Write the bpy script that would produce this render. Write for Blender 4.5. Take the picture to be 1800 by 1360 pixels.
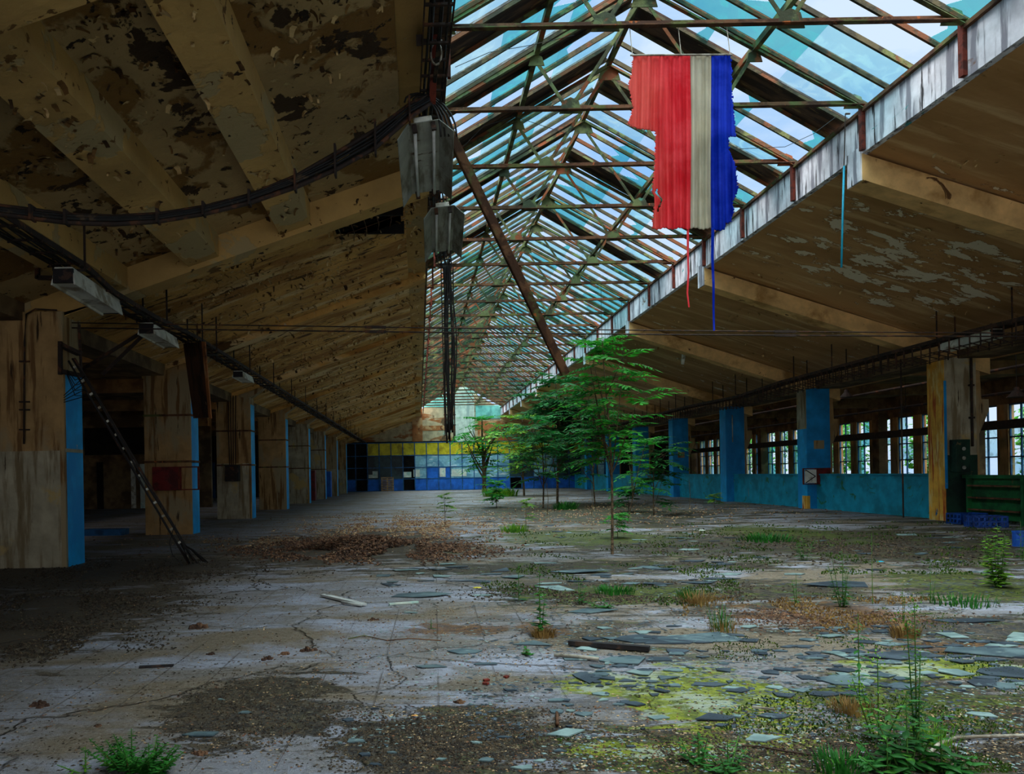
import bpy, math, random
from mathutils import Vector, Matrix, noise as mn
for o in list(bpy.data.objects): bpy.data.objects.remove(o)
SC = bpy.context.scene
COL = SC.collection
PI = math.pi
# ------------------------------------------------------------------ camera, world, sun, exposure
FPX, CX, CY, EYE = 1370.0, 736.0, 834.0, 1.2
ROLL = math.radians(1.0)
cd = bpy.data.cameras.new('camera'); cam = bpy.data.objects.new('camera', cd); COL.objects.link(cam)
cd.sensor_width = 36; cd.sensor_fit = 'HORIZONTAL'; cd.lens = FPX/1800*36
cd.shift_x = (900-CX)/1800; cd.shift_y = (CY-680)/1800
cd.clip_end = 400; cam.location = (0, 0, EYE); cam.rotation_euler = (PI/2, ROLL, 0)
SC.camera = cam
SC.view_settings.view_transform = 'Standard'; SC.view_settings.look = 'None'
SC.view_settings.gamma = 1; SC.view_settings.use_curve_mapping = False
SC.view_settings.exposure = 0.0
w = bpy.data.worlds.new('sky'); SC.world = w; w.use_nodes = True
nt = w.node_tree; nt.nodes.clear()
tc = nt.nodes.new('ShaderNodeTexCoord'); mp = nt.nodes.new('ShaderNodeMapping'); mp.inputs['Scale'].default_value = (1.6, 1.6, 3.4)
nz = nt.nodes.new('ShaderNodeTexNoise'); nz.inputs['Scale'].default_value = 2.2; nz.inputs['Detail'].default_value = 7; nz.inputs['Roughness'].default_value = .6
rp = nt.nodes.new('ShaderNodeValToRGB')
rp.color_ramp.elements[0].position = .36; rp.color_ramp.elements[0].color = (.26, .50, .86, 1)
rp.color_ramp.elements[1].position = .60; rp.color_ramp.elements[1].color = (.62, .76, .92, 1)
bg = nt.nodes.new('ShaderNodeBackground'); bg.inputs[1].default_value = 1.12
wo = nt.nodes.new('ShaderNodeOutputWorld')
for a, b in ((tc.outputs['Generated'], mp.inputs[0]), (mp.outputs[0], nz.inputs[0]), (nz.outputs[0], rp.inputs[0]), (rp.outputs[0], bg.inputs[0]), (bg.outputs[0], wo.inputs[0])):
    nt.links.new(a, b)
def sunlamp(name, strength, angle, rot, col):
    l = bpy.data.lights.new(name, 'SUN'); l.energy = strength; l.angle = math.radians(angle); l.color = col
    o = bpy.data.objects.new(name, l); COL.objects.link(o); o.rotation_euler = [math.radians(a) for a in rot]; o.location = (0, 20, 30); return o
sunlamp('sun_through_cloud', 15, 95, (8, -6, 0), (1, .97, .93))     # overcast daylight from overhead
sunlamp('back_fill_sun', 1.9, 60, (80, 0, -6), (1, .95, .86))   # added fill sun through a made-up opening in the unseen back wall
# ------------------------------------------------------------------ pixel <-> place
def at(x, y, Y):
    """point seen at photo pixel (x, y) at distance Y"""
    dx = x-CX; up = CY-y; c = math.cos(ROLL); s = math.sin(ROLL)
    u = dx*c+up*s; v = -dx*s+up*c
    return Vector((u*Y/FPX, Y, EYE+v*Y/FPX))
def fl(x, y):
    dx = x-CX; up = CY-y; c = math.cos(ROLL); s = math.sin(ROLL)
    v = -dx*s+up*c
    return at(x, y, FPX*EYE/(-v))
# ------------------------------------------------------------------ mesh helper
class MB:
    def __init__(s): s.v = []; s.f = []
    def add(s, vs, fs):
        n = len(s.v); s.v += [tuple(p) for p in vs]; s.f += [tuple(i+n for i in f) for f in fs]; return s
    def box(s, x0, x1, y0, y1, z0, z1):
        return s.add([(x0,y0,z0),(x1,y0,z0),(x1,y1,z0),(x0,y1,z0),(x0,y0,z1),(x1,y0,z1),(x1,y1,z1),(x0,y1,z1)],
                     [(0,3,2,1),(4,5,6,7),(0,1,5,4),(1,2,6,5),(2,3,7,6),(3,0,4,7)])
    def prism(s, poly, y0, y1):          # poly in xz, extruded along y
        n = len(poly)
        return s.add([(x,y0,z) for x, z in poly]+[(x,y1,z) for x, z in poly],
                     [tuple(range(n)), tuple(range(2*n-1, n-1, -1))]+[(i,i+n,(i+1)%n+n,(i+1)%n) for i in range(n)])
    def slab(s, poly, z0, z1):           # poly in xy
        n = len(poly)
        return s.add([(p[0],p[1],z0) for p in poly]+[(p[0],p[1],z1) for p in poly],
                     [tuple(range(n-1,-1,-1)), tuple(range(n, 2*n))]+[(i,(i+1)%n,(i+1)%n+n,i+n) for i in range(n)])
    def bar(s, a, b, w, h, up=(0,0,1)):
        a = Vector(a); b = Vector(b); d = (b-a).normalized(); up = Vector(up)
        if abs(d.dot(up)) > .98: up = Vector((0,1,0))
        sd = d.cross(up).normalized(); u = sd.cross(d)
        vs = [p+sd*(i*w/2)+u*(j*h/2) for p in (a, b) for i, j in ((-1,-1),(1,-1),(1,1),(-1,1))]
        return s.add(vs, [(0,3,2,1),(4,5,6,7),(0,1,5,4),(1,2,6,5),(2,3,7,6),(3,0,4,7)])
    def angle(s, a, b, w, t=.008, up=(0,0,1)):   # L section
        a = Vector(a); b = Vector(b); d = (b-a).normalized(); up = Vector(up)
        if abs(d.dot(up)) > .98: up = Vector((0,1,0))
        sd = d.cross(up).normalized(); u = sd.cross(d)
        s.bar(a+u*w/2, b+u*w/2, t, w, up); s.bar(a+sd*w/2, b+sd*w/2, w, t, up); return s
    def tube(s, pts, r, n=6, r1=None):
        pts = [Vector(p) for p in pts]; m = len(pts); rings = []
        ref = Vector((0,0,1))
        for i, p in enumerate(pts):
            d = (pts[min(i+1, m-1)]-pts[max(i-1, 0)]).normalized()
            rf = ref if abs(d.dot(ref)) < .95 else Vector((1,0,0))
            a = d.cross(rf).normalized(); b = a.cross(d)
            rr = r if r1 is None else r+(r1-r)*i/(m-1)
            rings.append([p+(a*math.cos(2*PI*k/n)+b*math.sin(2*PI*k/n))*rr for k in range(n)])
        vs = [q for rg in rings for q in rg]
        fs = [(i*n+k, i*n+(k+1)%n, (i+1)*n+(k+1)%n, (i+1)*n+k) for i in range(m-1) for k in range(n)]
        fs += [tuple(range(n-1,-1,-1)), tuple((m-1)*n+k for k in range(n))]
        return s.add(vs, fs)
    def build(s, name, m, parent=None, loc=None, smooth=False, bevel=0, local=False):
        me = bpy.data.meshes.new(name); vs = s.v
        if loc is not None and not local: L = Vector(loc); vs = [Vector(p)-L for p in s.v]
        me.from_pydata([tuple(p) for p in vs], [], s.f); me.update()
        if smooth: me.polygons.foreach_set('use_smooth', [True]*len(me.polygons))
        for mm in (m if isinstance(m, (list, tuple)) else [m]): me.materials.append(mm)
        o = bpy.data.objects.new(name, me); COL.objects.link(o)
        if loc is not None: o.location = loc
        if parent is not None:
            o.parent = parent
            if loc is None: o.location = -Vector(parent.location) if parent.get('_abs') else (0,0,0)
            else: o.location = Vector(loc)-(Vector(parent.location) if parent.get('_abs') else Vector((0,0,0)))
        if bevel:
            b = o.modifiers.new('b', 'BEVEL'); b.width = bevel; b.segments = 2; b.limit_method = 'ANGLE'
        return o
def thing(name, label, cat, loc=(0,0,0), group=None, absolute=True, rz=0):
    o = bpy.data.objects.new(name, None); COL.objects.link(o); o.location = loc; o.empty_display_size = .1
    o['label'] = label; o['category'] = cat
    if group: o['group'] = group
    if absolute: o['_abs'] = 1          # children are given in world coordinates
    o.rotation_euler = (0, 0, rz)
    return o
def tag(o, label, cat, group=None, kind=None):
    o['label'] = label; o['category'] = cat
    if group: o['group'] = group
    if kind: o['kind'] = kind
    return o
def struct(mb, name, m, parent=None, **k):
    o = mb.build(name, m, parent, **k)
    if parent is None: o['kind'] = 'structure'
    return o
def dup(o, parent=None):
    c = o.copy(); COL.objects.link(c)
    if parent is not None: c.parent = parent
    for ch in list(o.children): dup(ch, c)
    return c
# ------------------------------------------------------------------ materials
def srgb(r, g, b):
    f = lambda c: (c/255/12.92) if c/255 <= .04045 else ((c/255+.055)/1.055)**2.4
    return (f(r), f(g), f(b), 1)
class NG:
    def __init__(s, name):
        s.m = bpy.data.materials.new(name); s.m.use_nodes = True; s.t = s.m.node_tree; s.t.nodes.clear()
        s.out = s.t.nodes.new('ShaderNodeOutputMaterial'); s._pos = None
    def n(s, typ, **kw):
        nd = s.t.nodes.new('ShaderNode'+typ)
        for k, v in kw.items(): setattr(nd, k, v)
        return nd
    def l(s, a, b): s.t.links.new(a, b)
    def pos(s, obj=False):
        if s._pos is None:
            s._pos = s.n('TexCoord').outputs['Object'] if obj else s.n('NewGeometry').outputs['Position']
        return s._pos
    def noise(s, scale, off=0, detail=6, rough=.6, dist=0):
        mp = s.n('Mapping'); s.l(s.pos(), mp.inputs[0])
        mp.inputs['Scale'].default_value = scale if isinstance(scale, (tuple, list)) else (scale,)*3
        mp.inputs['Location'].default_value = (off*3.7, off*1.3, off*2.1)
        z = s.n('TexNoise'); z.inputs['Scale'].default_value = 1; z.inputs['Detail'].default_value = detail
        z.inputs['Roughness'].default_value = rough; z.inputs['Distortion'].default_value = dist
        s.l(mp.outputs[0], z.inputs[0]); return z.outputs[0]
    def math(s, op, a, b=None, clamp=False):
        m = s.n('Math', operation=op); m.use_clamp = clamp
        for i, x in enumerate((a, b)):
            if x is None: continue
            if isinstance(x, (int, float)): m.inputs[i].default_value = x
            else: s.l(x, m.inputs[i])
        return m.outputs[0]
    def step(s, val, thr, soft=.03):
        r = s.n('MapRange'); r.interpolation_type = 'SMOOTHSTEP'
        r.inputs['From Min'].default_value = thr-soft; r.inputs['From Max'].default_value = thr+soft
        s.l(val, r.inputs['Value']); return r.outputs[0]
    def mix(s, fac, a, b, blend='MIX'):
        m = s.n('Mix', data_type='RGBA', blend_type=blend)
        for i, x in ((0, fac), (6, a), (7, b)):
            if isinstance(x, (int, float)): m.inputs[i].default_value = x
            elif isinstance(x, (tuple, list)): m.inputs[i].default_value = x
            else: s.l(x, m.inputs[i])
        return m.outputs[2]
    def finish(s, col, rough=.8, bump=None, bstr=.4, bdist=.02, metal=0, transl=0, spec=.3):
        p = s.n('BsdfPrincipled')
        if isinstance(col, (tuple, list)): p.inputs['Base Color'].default_value = col
        else: s.l(col, p.inputs['Base Color'])
        if isinstance(rough, (int, float)): p.inputs['Roughness'].default_value = rough
        else: s.l(rough, p.inputs['Roughness'])
        p.inputs['Metallic'].default_value = metal; p.inputs['Specular IOR Level'].default_value = spec
        if bump is not None:
            b = s.n('Bump'); b.inputs['Strength'].default_value = bstr; b.inputs['Distance'].default_value = bdist
            s.l(bump, b.inputs['Height']); s.l(b.outputs[0], p.inputs['Normal'])
        if transl:
            tr = s.n('BsdfTranslucent'); mx = s.n('MixShader'); mx.inputs[0].default_value = transl
            if isinstance(col, (tuple, list)): tr.inputs[0].default_value = col
            else: s.l(col, tr.inputs[0])
            s.l(p.outputs[0], mx.inputs[1]); s.l(tr.outputs[0], mx.inputs[2]); s.l(mx.outputs[0], s.out.inputs[0])
        else: s.l(p.outputs[0], s.out.inputs[0])
        return s.m
def layered(name, base, layers, rough=.85, bump_scale=25, bstr=.35, bdist=.02, var=.25, obj=False, metal=0, transl=0, vscale=3, spec=.3):
    """layers: (colour, scale, threshold, softness[, distortion]) painted one over the other where noise > threshold"""
    g = NG(name); g.pos(obj)
    c = g.mix(g.step(g.noise(vscale, 9), .5, .25), tuple(x*(1-var) for x in base[:3])+(1,), tuple(min(1, x*(1+var)) for x in base[:3])+(1,))
    h = g.noise(bump_scale, 5)
    for i, L in enumerate(layers):
        m = g.step(g.noise(L[1], i+1, dist=L[4] if len(L) > 4 else 0), L[2], L[3])
        c = g.mix(m, c, L[0]); h = g.math('SUBTRACT', h, g.math('MULTIPLY', m, .5))
    return g.finish(c, rough, h, bstr, bdist, metal, transl, spec)
OCH = srgb(164,132,80)
M = {}
M['ceil_left'] = layered('peeling_ochre_ceiling', srgb(206,158,86), [
    (srgb(226,194,140), (.35,1.6,1), .57, .06, .3), (srgb(170,120,58), (.35,2.0,1), .55, .05, .3), (srgb(96,66,30), (1.6,4.5,3), .62, .02, .3), (srgb(48,32,16), (3,7,4), .66, .015, .3),
    (srgb(220,200,164), (4,8,4), .68, .015, .4)], bump_scale=9, bstr=.8, bdist=.06, vscale=1.2)
M['ceil_coffer'] = layered('flaking_coffer_paint', srgb(166,138,92), [
    (srgb(124,90,42), (.9,.7,.8), .53, .02, .2), (srgb(58,40,20), (1.5,1.3,1.5), .60, .008, .3), (srgb(40,27,14), (5,4,5), .63, .01, .2), (srgb(176,152,106), (2.4,2.4,2.4), .66, .012, .2)], bump_scale=7, bstr=.7, bdist=.05, vscale=.8)
M['rib'] = layered('ochre_rib_paint', srgb(190,152,90), [
    (srgb(172,150,106), .9, .55, .012, .2), (srgb(110,78,38), (3.2,3.2,3.2), .64, .01, .2), (srgb(52,34,16), (5,5,5), .68, .01, .2)], bump_scale=8, bstr=.5, bdist=.04, vscale=.9)
def ceil_right():
    g = NG('stained_cream_ceiling'); P = g.pos(); sep = g.n('SeparateXYZ'); g.l(P, sep.inputs[0]); X, Y = sep.outputs[0], sep.outputs[1]
    c = g.mix(g.step(g.noise((.35,.8,.5), 1, dist=.3), .5, .2), srgb(196,150,98), srgb(160,118,70))
    c = g.mix(g.step(g.noise((.5,4,.5), 2), .58, .08), c, srgb(206,168,120))
    dx = g.math('DIVIDE', g.math('SUBTRACT', X, 8.6), 2.4); dy = g.math('DIVIDE', g.math('SUBTRACT', Y, 13.8), 2.6)
    d = g.math('SUBTRACT', 1, g.math('ADD', g.math('MULTIPLY', dx, dx), g.math('MULTIPLY', dy, dy)), clamp=True)
    n1 = g.noise((1.7,2.6,1.7), 5, 8, .65, .3)
    m = g.step(g.math('ADD', n1, g.math('MULTIPLY', d, .13)), .645, .008)
    m2 = g.step(g.math('ADD', n1, g.math('MULTIPLY', d, .13)), .625, .02)
    c = g.mix(g.math('MULTIPLY', m2, .6), c, srgb(96,66,36)); c = g.mix(m, c, srgb(226,212,186))
    c = g.mix(g.step(g.noise((1.2,1.2,1.2), 8, 8, .7), .70, .02), c, srgb(92,62,32))
    h = g.math('ADD', g.noise(6, 9), g.math('MULTIPLY', m, .5))
    return g.finish(c, .85, h, .4, .02)
M['ceil_right'] = ceil_right()
M['rafter'] = layered('cream_rafter_paint', srgb(214,172,112), [
    (srgb(160,120,66), (.8,.8,.8), .58, .06, .3), (srgb(90,60,30), 3, .68, .02, 1)], bump_scale=8, bstr=.3)
M['white_beam'] = layered('weathered_white_beam', srgb(222,224,232), [
    (srgb(140,140,150), (9,5,.5), .54, .05), (srgb(52,48,50), (14,7,.7), .61, .03), (srgb(120,80,40), (4,1.2,2), .66, .03), (srgb(60,150,150), (2,1.6,5), .69, .02, 1)], bump_scale=14, bstr=.4)
M['pillar'] = layered('stained_ochre_concrete', srgb(162,128,82), [
    (srgb(150,132,100), (1.0,1.0,.5), .53, .05, .4), (srgb(112,80,44), (7,7,.6), .57, .05), (srgb(56,38,20), (9,9,.9), .65, .03)], bump_scale=12, bstr=.3)
M['pillar_low'] = layered('grey_lime_render', srgb(160,150,126), [
    (srgb(120,104,76), (6,6,.7), .55, .07), (srgb(62,46,28), (10,10,1.0), .66, .03), (srgb(176,150,96), 1.4, .6, .04)], bump_scale=16, bstr=.25)
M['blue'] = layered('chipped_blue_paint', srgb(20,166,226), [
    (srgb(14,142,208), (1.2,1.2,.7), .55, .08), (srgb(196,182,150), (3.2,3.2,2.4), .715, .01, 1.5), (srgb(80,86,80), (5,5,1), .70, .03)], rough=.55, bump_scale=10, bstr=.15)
M['blue_shaded'] = layered('shaded_blue_gloss_paint', srgb(14,134,196), [
    (srgb(10,112,172), (1.4,1.4,.6), .55, .1), (srgb(180,140,90), (3.2,3.2,2.4), .73, .01, 1.5)], rough=.5, bump_scale=10, bstr=.15)  # darker copy of the blue for camera-facing sides, their shade put into colour
M['teal'] = layered('peeling_teal_paint', srgb(24,150,180), [
    (srgb(20,120,140), (2,1.2,1.4), .55, .08), (srgb(40,110,80), (3,2.2,3), .64, .03, 1), (srgb(150,120,90), (3,3,1.6), .70, .015, 1)], rough=.6, bump_scale=10, bstr=.2)
M['rust_yellow'] = layered('rust_streaked_yellow_paint', srgb(214,158,60), [
    (srgb(220,190,120), (5,5,1.1), .56, .04), (srgb(170,70,20), (12,12,.8), .57, .03), (srgb(30,90,130), (5,5,2), .69, .02)], rough=.7)
M['green_paint'] = layered('worn_green_paint', srgb(20,92,44), [(srgb(12,60,30), 2, .52, .08), (srgb(80,80,40), 5, .66, .02, 1)], rough=.6)
M['dkgreen'] = layered('dark_green_wall_paint', srgb(18,52,36), [(srgb(10,30,22), 2, .52, .08), (srgb(90,80,50), 5, .68, .02, 1)], rough=.7)
M['green_steel'] = layered('mossy_green_steel', srgb(92,104,62), [
    (srgb(52,58,36), 3, .50, .06), (srgb(122,66,32), (2,2,2), .55, .03, .6), (srgb(70,140,120), 2.2, .69, .02)], rough=.7, bump_scale=30)
M['rust_steel'] = layered('rusty_steel', srgb(100,66,42), [(srgb(66,40,24), 4, .5, .06), (srgb(86,90,46), 2.5, .58, .04), (srgb(166,88,40), 7, .66, .02)], rough=.8, bump_scale=40)
M['bar_steel'] = layered('dark_olive_bar_steel', srgb(74,68,44), [(srgb(46,44,30), 3, .5, .06), (srgb(104,62,34), (1.5,1.5,1.5), .57, .03), (srgb(96,104,60), 2, .62, .03)], rough=.75)
M['red_rust'] = layered('red_rust_iron', srgb(108,44,30), [(srgb(70,30,22), 6, .52, .06)], rough=.8)
M['black_cable'] = layered('dusty_black_cable', srgb(26,22,20), [(srgb(72,56,40), 8, .62, .04)], rough=.6)
M['ladder_rust'] = layered('rusted_ladder_steel', srgb(76,50,36), [(srgb(44,32,26), 5, .5, .06)], rough=.8)
M['tray'] = layered('blackened_tray_steel', srgb(44,32,26), [(srgb(86,52,32), 6, .58, .05)], rough=.75)
M['board'] = layered('dark_weathered_board', srgb(84,62,46), [(srgb(48,36,30), (1,6,1), .5, .06), (srgb(120,96,60), (2,9,2), .62, .03)], rough=.85)
M['dark'] = layered('brown_aisle_paint', srgb(120,98,68), [(srgb(80,62,42), 1.2, .5, .08), (srgb(110,92,64), 2.5, .64, .03)], rough=.9)  # mid brown with random darker mottling
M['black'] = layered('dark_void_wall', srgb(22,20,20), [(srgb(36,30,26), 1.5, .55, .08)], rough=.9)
M['far_cream'] = layered('blotched_cream_plaster', srgb(178,160,126), [
    (srgb(150,92,48), (.5,.5,1.6), .56, .04, .6), (srgb(96,74,50), (1.2,1.2,.5), .6, .03, .6), (srgb(150,170,150), (.6,.6,1), .62, .03)], bump_scale=5)
M['rust_plaster'] = layered('rust_stained_plaster', srgb(156,96,52), [(srgb(190,150,104), 1.0, .56, .05), (srgb(90,54,32), 1.6, .6, .04)])
M['white_panel'] = layered('pale_board_panel', srgb(196,206,190), [(srgb(160,176,166), (2,2,.5), .56, .06)])
M['aqua_panel'] = layered('aqua_sheet_panel', srgb(120,190,178), [(srgb(90,150,140), (2,2,.5), .56, .06)])
M['royal'] = layered('royal_blue_sheet', srgb(24,96,190), [(srgb(20,76,150), (1,1,.6), .55, .08)], rough=.6)
M['frame_blue'] = layered('blue_partition_steel', srgb(30,84,130), [(srgb(20,56,90), 3, .55, .08)], rough=.6)
M['yellow_pane'] = layered('dirty_yellow_glass', srgb(196,178,30), [(srgb(150,130,20), 1.5, .55, .08)], rough=.4)
M['pale_pane'] = layered('hazy_pale_blue_glass', srgb(130,180,196), [(srgb(90,140,165), (1,1,2), .55, .08), (srgb(190,210,214), (1,1,3), .6, .04)], rough=.35)
M['dim_pane'] = layered('dim_blue_green_glass', srgb(36,62,66), [(srgb(20,34,40), 1.0, .5, .08), (srgb(70,90,80), 2, .66, .03)], rough=.3)
M['paper'] = layered('faded_paper', srgb(196,204,190), [(srgb(160,190,180), 3, .55, .05)])
M['white_metal'] = layered('dusty_white_enamel', srgb(206,204,190), [(srgb(150,140,118), (4,4,4), .56, .06), (srgb(104,74,46), 8, .68, .02)], rough=.5, bump_scale=20, bstr=.1)
M['lamp_grey'] = layered('grimy_reflector_sheet', srgb(150,152,142), [(srgb(104,100,86), (9,1.5,3), .54, .08), (srgb(78,56,38), (3,8,3), .64, .03)], rough=.5, bstr=.1)
M['tube_glass'] = layered('dead_white_tube', srgb(214,216,214), [(srgb(150,150,146), (2,2,2), .6, .05)], rough=.3, bstr=.05)
M['red_box'] = layered('faded_red_cabinet', srgb(110,22,22), [(srgb(74,16,16), 4, .52, .08)], rough=.5)
M['crate_blue'] = layered('blue_crate_plastic', srgb(24,72,156), [(srgb(18,50,110), 5, .55, .06)], rough=.45)
M['wood'] = layered('grey_pallet_wood', srgb(160,136,106), [(srgb(120,98,74), (2,20,8), .54, .06)], rough=.85)
M['sheet_brown'] = layered('rusted_brown_sheet', srgb(78,50,34), [(srgb(46,30,22), (4,4,1.6), .52, .06), (srgb(150,120,86), (8,8,6), .69, .02)], rough=.8)
M['litter'] = layered('dead_leaf_litter', srgb(72,58,42), [(srgb(42,32,24), 20, .5, .03), (srgb(120,104,80), 30, .62, .02)], bump_scale=60)
M['rubble'] = layered('tan_plaster_rubble', srgb(168,140,104), [(srgb(110,70,48), 9, .5, .04), (srgb(206,190,160), 14, .64, .02)], bump_scale=40)
M['redrubble'] = layered('reddish_rotten_rubble', srgb(108,76,54), [(srgb(60,40,30), 12, .5, .04), (srgb(176,146,112), 16, .64, .02)], bump_scale=40)
M['flake'] = layered('curled_paint_flake', srgb(206,174,120), [(srgb(130,96,50), 6, .52, .05)])
M['flake_dark'] = layered('brown_paint_flake', srgb(110,78,38), [(srgb(60,40,20), 6, .52, .05)])
M['shard'] = layered('dusty_grey_green_glass', srgb(88,106,110), [(srgb(64,80,88), (4,4,4), .5, .08), (srgb(122,138,136), (9,9,9), .64, .03), (srgb(80,84,60), (14,14,14), .70, .02)], rough=.42, bump_scale=60, bstr=.15, spec=.4)
M['shard_dark'] = layered('slate_dark_glass', srgb(62,74,84), [(srgb(44,54,64), (4,4,4), .5, .08), (srgb(112,130,134), (9,9,9), .66, .03)], rough=.4, bump_scale=60, bstr=.15, spec=.4)
M['shard_pale'] = layered('pale_green_glass', srgb(128,148,146), [(srgb(100,120,120), (6,6,6), .5, .08)], rough=.4, bump_scale=60, bstr=.1)
M['bark'] = layered('grey_brown_bark', srgb(104,84,62), [(srgb(66,52,38), 20, .5, .06)], obj=True)
M['stem_green'] = layered('green_weed_stem', srgb(70,110,44), [(srgb(100,80,40), 20, .6, .06)], obj=True)
def leafmat(name, c1, c2, c3, tr=.35):
    return layered(name, c1, [(c2, 5, .5, .1), (c3, 11, .62, .05)], rough=.55, bump_scale=80, bstr=.1, transl=tr, spec=.25, vscale=2)
M['leaf'] = leafmat('fresh_green_leaf', srgb(48,150,40), srgb(30,112,30), srgb(110,190,60), .42)
M['leaf_deep'] = leafmat('deep_green_leaf', srgb(34,108,44), srgb(20,74,32), srgb(70,150,50))
M['leaf_yellow'] = leafmat('yellow_green_leaf', srgb(110,160,40), srgb(70,120,34), srgb(170,180,60))
M['leaf_weed'] = leafmat('dull_green_weed_leaf', srgb(44,112,36), srgb(28,80,28), srgb(84,146,50), .3)
M['leaf_moss'] = leafmat('olive_moss_leaf', srgb(66,92,26), srgb(40,62,18), srgb(110,130,34), .2)
M['leaf_dry'] = leafmat('dry_tan_grass', srgb(150,118,66), srgb(110,80,44), srgb(180,150,90), .2)
M['leaf_out'] = leafmat('mid_green_outdoor_leaf', srgb(70,150,50), srgb(40,110,36), srgb(140,190,70), .3)  # brighter mid green for the shrubs outside
M['stick_white'] = layered('white_painted_lath', srgb(176,176,172), [(srgb(110,110,108), 8, .6, .04)], obj=False)
M['black_bar'] = layered('black_iron_bar', srgb(30,26,28), [(srgb(70,50,40), 9, .6, .04)], rough=.6)
M['brick'] = layered('red_brick_bit', srgb(120,44,30), [(srgb(80,30,20), 20, .5, .06)])
M['hose'] = layered('grey_hose_plastic', srgb(150,142,128), [(srgb(110,100,86), 8, .55, .06)], rough=.5)
M['earth'] = layered('outdoor_ground', srgb(92,96,62), [(srgb(60,90,36), .6, .5, .1)])
def cloth(name, c, c2, pale_left=False):
    g = NG(name)
    col = g.mix(g.step(g.noise((6,6,1.0), 1), .5, .15), c, c2); col = g.mix(g.math('MULTIPLY', g.step(g.noise((1.6,1,2.2), 4), .55, .12), .5), col, tuple(min(1,v*1.5+.05) for v in c2[:3])+(1,))
    if pale_left:
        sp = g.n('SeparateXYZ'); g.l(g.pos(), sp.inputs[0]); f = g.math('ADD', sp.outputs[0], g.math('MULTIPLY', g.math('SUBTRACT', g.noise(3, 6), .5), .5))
        col = g.mix(g.math('MULTIPLY', g.math('SUBTRACT', 1, g.step(f, 2.72, .22)), .6), col, srgb(238,130,112))  # blends to lighter salmon towards the left edge of the cloth
    return g.finish(col, .85, g.noise(60, 2), .1, .005, 0, .62, .1)
M['cloth_red'] = cloth('salmon_red_cloth', srgb(222,44,58), srgb(240,84,92), True)
M['cloth_white'] = cloth('dirty_white_cloth', srgb(206,200,184), srgb(182,172,150))
M['cloth_blue'] = cloth('deep_blue_cloth', srgb(10,44,170), srgb(14,60,190))
def glass(name, tint, fac, dcol, wire=False):
    g = NG(name)
    t = g.n('BsdfTransparent'); t.inputs[0].default_value = tint
    d = g.n('BsdfTranslucent'); d.inputs[0].default_value = dcol
    gl = g.n('BsdfGlossy'); gl.inputs['Roughness'].default_value = .15; gl.inputs[0].default_value = (.8,.9,.95,1)
    m1 = g.n('MixShader'); m2 = g.n('MixShader'); m2.inputs[0].default_value = .05
    dirt = g.step(g.noise((3,3,3), 3, dist=1), .58, .12)
    f = g.math('ADD', g.math('MULTIPLY', dirt, .35), fac, clamp=True)
    g.l(f, m1.inputs[0]); g.l(t.outputs[0], m1.inputs[1]); g.l(d.outputs[0], m1.inputs[2])
    g.l(m1.outputs[0], m2.inputs[1]); g.l(gl.outputs[0], m2.inputs[2]); g.l(m2.outputs[0], g.out.inputs[0]); return g.m
M['glass_teal'] = glass('teal_wired_glass', (.46,.78,.80,1), .05, srgb(70,130,132))
M['glass_frost'] = glass('frosted_wired_glass', (.70,.88,.92,1), .08, srgb(120,145,148))
M['glass_clear'] = glass('clear_dusty_glass', (.80,.93,.95,1), .03, srgb(120,135,140))
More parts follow.
